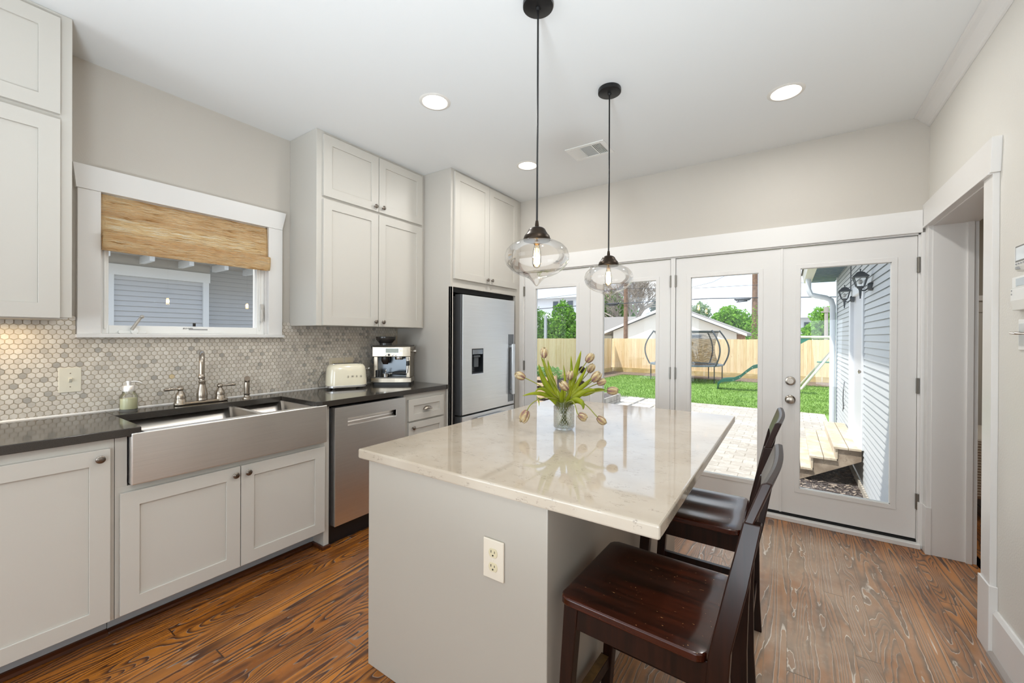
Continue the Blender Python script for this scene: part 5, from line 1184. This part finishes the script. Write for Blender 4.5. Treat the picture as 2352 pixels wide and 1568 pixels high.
tree('leafy green tree filling the lower left of the leftmost door pane', (-15.6, 26, 0), [(-15.6, 26, 1.6, 1.5, 1.3, 1.7), (-14.9, 26.2, 1.1, 1.1, 1.0, 1.1), (-16.3, 26, 2.6, .9, .9, 1.2)], 9000, .10, [lf2, lf3], 1)
tree('taller leafy green tree in front of the white house windows, behind the grey post', (-13.2, 26.3, 0), [(-13.3, 26.3, 2.3, .95, .9, 1.5), (-12.4, 26.3, 1.3, 1.0, .9, 1.2), (-13.9, 26.3, 1.3, .9, .8, 1.0)], 9000, .10, [lf2, lf3, lf1], 2)
tree('round bright green tree directly behind the right slope of the white garage', (-4.1, 38, 0), [(-4.1, 38, 2.2, 1.5, 1.3, 1.75), (-2.9, 38, 1.9, 1.2, 1.1, 1.35), (-5.4, 38, 1.6, .9, .9, 1.1), (-4.6, 38, 1.8, 1.2, 1.2, 1.6)], 14000, .12, [lf1, lf2], 3)
tree('small pale grey-green tree above the garage roof at the left of the third pane', (-6.6, 40, 0), [(-6.5, 40, 3.6, .75, .7, .9), (-7.5, 40, 3.1, .8, .8, 1.3)], 3000, .10, [leafm('leaf_pale', '#8fa783', '#a9bd9a')], 4)
tree('small bright green tree behind the slim grey pole on the right', (1.75, 34.5, 0), [(1.9, 34.5, 2.5, .75, .7, .95), (1.4, 34.5, 1.7, .7, .6, .6), (2.5, 34.5, 2.0, .8, .7, .9)], 7000, .085, [lf1], 5)
tree('dark green tree behind the tangle of bare branches in the second pane', (-13.2, 36, 0), [(-13.6, 36, 3.6, 1.5, 1.3, 1.9), (-12.2, 36, 2.9, 1.3, 1.2, 1.5), (-15, 36, 3.4, 1.4, 1.2, 2.0)], 12000, .12, [lf2, lf3], 6)
tree('dark distant foliage right of the bare branches in the second pane', (-9.6, 42, 0), [(-10.6, 42, 4.0, .95, .9, 1.3), (-9.9, 42, 5.6, .5, .5, 1.0)], 4500, .11, [leafm('leaf_dark', '#41564a', '#5f7467')], 7)
# bare tree
c = thing('bare_tree', 'pale bare tree with tangled branches behind the garage roof', 'tree', (-10.9, 33.5, GZ)); br = M(); rb = random.Random(12)
def grow(p, d, l, r, lv):
    pts = [p]; dd = d.copy(); n = 3
    for i in range(n):
        dd = (dd+Vector((rb.uniform(-.28, .28), rb.uniform(-.2, .2), rb.uniform(-.2, .2)))).normalized(); pts.append(pts[-1]+dd*l/n)
    br.tube(pts, [r, r*.85, r*.7, r*.55], 5 if lv > 1 else 4, cap=False)
    if lv <= 0: return
    for k in range(4 if lv > 1 else 4):
        j = rb.choice((1, 2, 3)); nd = (dd+Vector((rb.uniform(-1, 1), rb.uniform(-.6, .6), rb.uniform(-.45, .8)))).normalized(); grow(pts[j], nd, l*rb.uniform(.55, .8), r*.55, lv-1)
for d0 in ((.15, 0, 1), (.75, .1, .75), (-.5, 0, .9), (.5, -.2, .9)): grow(Vector((-10.9, 33.5, 1.6)), Vector(d0).normalized(), 2.3, .14, 5)
br.tube([(-10.9, 33.5, GZ), (-10.85, 33.5, .6), (-10.9, 33.5, 1.7)], [.28, .22, .18], 8)
br.build('branches', simple('bare_bark', '#aaa095', .9, var=.25), c, fix=False)
# ivy on the tall pole, plants in the pallet planter
V = leaf_cloud([(-1.46, 24.4, 2.1, .17, .17, .9), (-1.40, 24.4, 1.5, .22, .2, .5)], 500, .045, 8); o = np_mesh('ivy_leaves', V, 4, [lf1]); tag(o, 'green ivy climbing the tall utility pole', 'ivy', kind='stuff')
c = thing('pallet_planter', 'slatted wooden pallet planter behind the tulips in the leftmost door pane', 'planter', (-5.6, 9.4, GZ)); q = M()
for k in range(6): q.box(-6.6, -4.95, 9.3, 9.33, GZ+.08+.155*k, GZ+.16+.155*k)
for x in (-6.6, -6.1, -5.6, -5.1, -5.02): q.box(x, x+.08, 9.33, 9.40, GZ, GZ+1.0)
q.build('slats', g2('pallet_wood', '#c6a98a', '#d8c0a2', 4), c); M().box(-6.6, -4.95, 9.42, 9.8, GZ, GZ+.9).build('planting_box', dmulch_m, c)
V = leaf_cloud([(-6.3, 9.5, .46, .35, .2, .16), (-5.6, 9.5, .44, .35, .2, .14), (-5.1, 9.5, .42, .25, .2, .18)], 1500, .03, 9); o = np_mesh('planter_foliage', V, 4, [leafm('leaf_herb', '#6d9a52', '#93b877')]); tag(o, 'fine green herbs growing on top of the pallet planter', 'plants', kind='stuff')
# outer roof over the kitchen so the sun stays out
q = M(); q.box(XL-.16, XR+2.2, YR-.15, 3.95, 2.97, 3.1); q.box(XL-.5, .3, 3.9, 4.35, 2.95, 3.05); struct('roof', q, bpy.data.materials['roof_shingle'])
# ================================================================== vase and tulips
VX, VY, VZ = -.952, 1.888, .905
vr = Vector((_rt.x, _rt.y, 0)); vf = Vector((_fw.x, _fw.y, 0)).normalized()
def vp(a, b, c=0): return Vector((VX, VY, VZ))+vr*a+Vector((0, 0, b))+vf*c
def halfglass(name, ior, f):
    g = G(name); p = g.principled((1, 1, 1, 1), .0, 0, None, Transmission_Weight=1.0, IOR=ior); t = g.n('ShaderNodeBsdfTransparent'); mx = g.n('ShaderNodeMixShader'); mx.inputs[0].default_value = f
    g.t.links.new(t.outputs[0], mx.inputs[1]); g.t.links.new(p.outputs[0], mx.inputs[2]); g.t.links.new(mx.outputs[0], g.out.inputs[0]); return g.m
vase_m = halfglass('vase_glass', 1.42, .45); nail_m = halfglass('nail_glass', 1.45, .8)
root = thing('glass_vase', 'cut glass cylinder vase with a knobbly surface holding tulips', 'vase', (VX, VY, VZ))
q = M(); outp = [(0, 0), (.040, 0), (.047, .006), (.0505, .018), (.0505, .118), (.047, .128), (.043, .133), (.044, .145), (.0425, .1455), (.0395, .144), (.039, .132), (.0455, .115), (.0455, .018), (.040, .012), (0, .012)]
q.lathe((VX, VY, VZ), outp, 48, cap=False)
body = q.build('vessel', vase_m, root, smooth=60)
q = M(); rows = 11
for j in range(rows):
    for i in range(22):
        a = 2*PI*(i+.5*(j % 2))/22; z = VZ+.018+.0098*j; r = .0505
        q.ball((VX+r*math.cos(a), VY+r*math.sin(a), z), .0042, 6)
nb_ = q.build('hobnails', nail_m, root, smooth=True, fix=False)
water_m = thin_glass('vase_water', (.96, .99, .95, 1), 0, .5)
q = M(); q.lathe((VX, VY, VZ+.0125), [(0, 0), (.038, 0), (.0445, .007), (.0445, .075), (0, .075)], 40); wt = q.build('water', water_m, root, smooth=40)
petal_a = None
def petalm():
    g = G('tulip_petal'); a = g.n('ShaderNodeAttribute'); a.attribute_name = 'tone'; f = a.outputs['Fac']; q = g.pos(); n = g.noise(g.vec(*[g.ma('MULTIPLY', q[i], 1) for i in range(3)]), 90, 3)
    c = g.ramp(f, (0, '#8a5f6c'), (.30, '#b39274'), (.55, '#d6c08a'), (1, '#ebdfc0')); c = g.mix(g.ma('MULTIPLY', g.smooth(n, .52, .68), .55), c, '#94606a')
    p = g.principled(c, .5); tr = g.n('ShaderNodeBsdfTranslucent'); g.put(tr.inputs[0], c); mx = g.n('ShaderNodeMixShader'); mx.inputs[0].default_value = .3
    g.t.links.new(p.outputs[0], mx.inputs[1]); g.t.links.new(tr.outputs[0], mx.inputs[2]); g.t.links.new(mx.outputs[0], g.out.inputs[0]); return g.m
petal_m = petalm()
def leafmat():
    g = G('tulip_leaf'); q = g.pos(); n = g.noise(g.vec(*q[:3]), 14, 3); c = g.mix(g.smooth(n, .35, .65), '#84940f', '#b3bb2c'); p = g.principled(c, .38); tr = g.n('ShaderNodeBsdfTranslucent'); g.put(tr.inputs[0], srgb('#c9d038')); mx = g.n('ShaderNodeMixShader'); mx.inputs[0].default_value = .38
    g.t.links.new(p.outputs[0], mx.inputs[1]); g.t.links.new(tr.outputs[0], mx.inputs[2]); g.t.links.new(mx.outputs[0], g.out.inputs[0]); return g.m
tleaf_m = leafmat(); stem_m = simple('tulip_stem', '#8c8f3c', .45); inner_stem = simple('tulip_stem_wet', '#7f9a35', .4)
def bez(ps, n=14):
    ps = [Vector(p) for p in ps]; out = []
    for k in range(n+1):
        q = ps[:]; t = k/n
        while len(q) > 1: q = [a.lerp(b, t) for a, b in zip(q, q[1:])]
        out.append(q[0])
    return out
def bloom(root, c, d, L, rw, openn, seed):
    """six overlapping petals about axis d, base at c"""
    r = random.Random(seed); d = d.normalized(); ref = Vector((0, 0, 1)) if abs(d.z) < .9 else Vector((1, 0, 0)); u = d.cross(ref).normalized(); v = d.cross(u)
    for k in range(6):
        q = M(); a0 = 2*PI*k/6+r.uniform(-.1, .1); lay = k % 2; tones = []; ns, nt = 8, 9; V = []
        Lk = L*r.uniform(.93, 1.05)
        for j in range(nt+1):
            t = j/nt; rad = rw*(math.sin(PI*min(1, t*.74+.13))**.70)*(1-.06*lay)+openn*t*t*rw; 
            if t > .85: rad *= 1-.30*(t-.85)/.15*(1-openn)
            wid = 1.05*math.sin(PI*(t*.80+.12))**.55
            for i in range(ns+1):
                s = (i/ns-.5)*2; an = a0+s*wid*.80; zz = Lk*t-Lk*.07*abs(s)**2*t
                rr = rad*(1-.05*abs(s))
                P = c+d*zz+(u*math.cos(an)+v*math.sin(an))*max(rr, .002); V.append(P); tones.append(min(1, max(0, .18+.62*abs(s)+.35*t-.35*(1-abs(s))*(1-t)+r.uniform(-.06, .06))))
        q.add(V, [(j*(ns+1)+i, j*(ns+1)+i+1, (j+1)*(ns+1)+i+1, (j+1)*(ns+1)+i) for j in range(nt) for i in range(ns)])
        o = q.build('petal', petal_m, root, smooth=True, fix=False); at = o.data.attributes.new('tone', 'FLOAT', 'POINT'); at.data.foreach_set('value', tones)
        so = o.modifiers.new('t', 'SOLIDIFY'); so.thickness = .0007
def leaf(root, pts, w, fold=.3, tw=0.0):
    P = bez(pts, 18); V = []; n = 4
    for i, p in enumerate(P):
        t = i/18; tg = (P[min(i+1, 18)]-P[max(i-1, 0)]).normalized(); side = tg.cross(vf if tw == 0 else (vf+Vector((0, 0, tw))).normalized())
        if side.length < 1e-4: side = vr
        side.normalize(); nn = side.cross(tg)
        ww = w*(math.sin(PI*(t**.8*.93+.05))**.75)*(1 if t < .98 else .3)
        for j in range(n+1):
            s = (j/n-.5)*2; V.append(p+side*ww*s+nn*abs(s)*ww*fold)
    q = M(); q.add(V, [(i*(n+1)+j, i*(n+1)+j+1, (i+1)*(n+1)+j+1, (i+1)*(n+1)+j) for i in range(18) for j in range(n)])
    o = q.build('leaf', tleaf_m, root, smooth=True, fix=False); so = o.modifiers.new('t', 'SOLIDIFY'); so.thickness = .0008
K = 2.1/941
def px(u, v, c=0):   # offsets of the bouquet measured from the vase foot, in metres, across and up
    u = u/7.127+1140; v = v/7.127+780; s = K*(1+c/2.1); return vp((u-1295.5)*s, (985-v)*s+.0, c)
tul = [ # head base (u,v), head tip (u,v), depth, control pts, openness, label
 ((785, 305), (785, 130), .02, [(840, 560)], .0, 'tallest tulip, dusty brown closed bloom standing upright at upper left'),
 ((455, 610), (290, 530), -.02, [(800, 780), (600, 670)], .0, 'yellow tulip reaching out furthest to the left over the fridge side'),
 ((480, 1110), (385, 1300), -.06, [(800, 840), (560, 960)], .05, 'yellow tulip hanging down at the left over the slab'),
 ((1140, 770), (1020, 635), -.06, [(1150, 860)], .08, 'pale yellow tulip with a plum spot facing the camera at the centre'),
 ((1195, 655), (1215, 500), .01, [(1180, 850)], .05, 'mauve-cream tulip upright just right of the centre bloom'),
 ((1485, 380), (1590, 235), .03, [(1240, 700)], .05, 'cream tulip leaning up and right, highest on the right side'),
 ((1530, 570), (1610, 430), .06, [(1300, 800)], .12, 'whitish open tulip partly behind the large mauve bloom on the right'),
 ((1560, 665), (1690, 510), -.01, [(1350, 830)], .08, 'large mauve and cream tulip at the right of the bunch'),
 ((1650, 715), (1790, 650), .0, [(1480, 770)], .05, 'small cream tulip low on the right, just below the large mauve bloom'),
 ((1810, 825), (1995, 825), .0, [(1300, 900), (1600, 840)], .0, 'brownish tulip pointing horizontally furthest to the right'),
 ((1315, 1165), (1450, 1235), -.07, [(1240, 900), (1290, 1000)], .25, 'crumpled open tulip drooping just right of the vase'),
 ((1630, 1215), (1765, 1320), -.06, [(1380, 930), (1450, 1000)], .03, 'tulip drooping at lower right on a long bare stem'),
 ((1295, 740), (1310, 640), .07, [(1200, 860)], .0, 'orange-tinged tulip almost hidden among the leaves'),
]
leaves = [(0, [(1000, 980), (830, 800), (720, 600), (692, 400)], 62, .00), (0, [(1020, 960), (900, 740), (850, 520), (740, 300)], 52, .03), (2, [(960, 920), (780, 850), (640, 830), (420, 905)], 42, -.02),
 (1, [(950, 910), (830, 790), (680, 720), (625, 835)], 34, -.03), (0, [(1030, 970), (950, 700), (880, 560), (858, 365)], 42, .05), (4, [(1120, 960), (1130, 760), (1150, 620), (1115, 445)], 26, .05),
 (6, [(1180, 800), (1260, 620), (1250, 450), (1240, 305)], 28, .06), (5, [(1190, 900), (1290, 620), (1350, 430), (1397, 205)], 48, .04), (7, [(1170, 960), (1300, 760), (1420, 620), (1492, 435)], 44, .02),
 (7, [(1150, 980), (1330, 780), (1440, 740), (1600, 560)], 50, -.02), (9, [(1180, 990), (1300, 930), (1450, 740), (1605, 800)], 62, -.03), (9, [(1360, 890), (1500, 930), (1620, 780), (1790, 830)], 44, .02),
 (11, [(1180, 960), (1330, 900), (1420, 960), (1390, 1085)], 58, -.07), (3, [(1060, 990), (1040, 880), (1090, 800), (1050, 740)], 40, -.04), (8, [(1180, 1000), (1230, 880), (1330, 780), (1360, 590)], 46, -.01),
 (12, [(1080, 990), (1010, 900), (1000, 860), (1010, 820)], 36, .01), (10, [(1140, 1000), (1190, 880), (1200, 780), (1215, 700)], 34, -.05), (2, [(660, 925), (680, 960), (690, 1000), (680, 1055)], 10, -.04)]
roots = []
for i, (b, t_, dp, ctrl, op, lb) in enumerate(tul):
    B = px(*b, dp); T = px(*t_, dp-.01); 
    r = thing('tulip', lb, 'tulip', tuple(vp(0, .02)), 'cut tulips in the glass vase'); roots.append(r)
    a = 2*PI*i/len(tul); foot = vp(.022*math.cos(a*2+1), .022, .022*math.sin(a*2+1)); neck = vp(.018*math.cos(a)+(B-vp(0, 0)).dot(vr)*.06, .135, .018*math.sin(a))
    cp = [px(*k, dp*.6) for k in ctrl]
    P = bez([foot, vp(0, .07), neck], 6)[:-1]+bez([neck]+[neck.lerp(cp[0], .5)]+cp+[B+(B-T)*.35, B], 18)
    q = M(); q.tube(P, .0026, 8); q.build('stem', stem_m, r, smooth=True)
    L_ = (T-B).length; rw_ = L_*.39; bloom(r, B, T-B, L_, rw_ if op < .2 else rw_*1.12, op, i)
for i, pts, w, dp in leaves:
    ps = [px(u, v, dp*min(1, k/1.5)*(1)) for k, (u, v) in enumerate(pts)]
    if i != 2 or pts[0][0] > 700: 
        ps = [vp((ps[0]-vp(0, 0)).dot(vr)*.3, .08, 0)]+ps if pts[0][1] > 900 else ps
    leaf(roots[i], ps, w/7.127*K*.85)
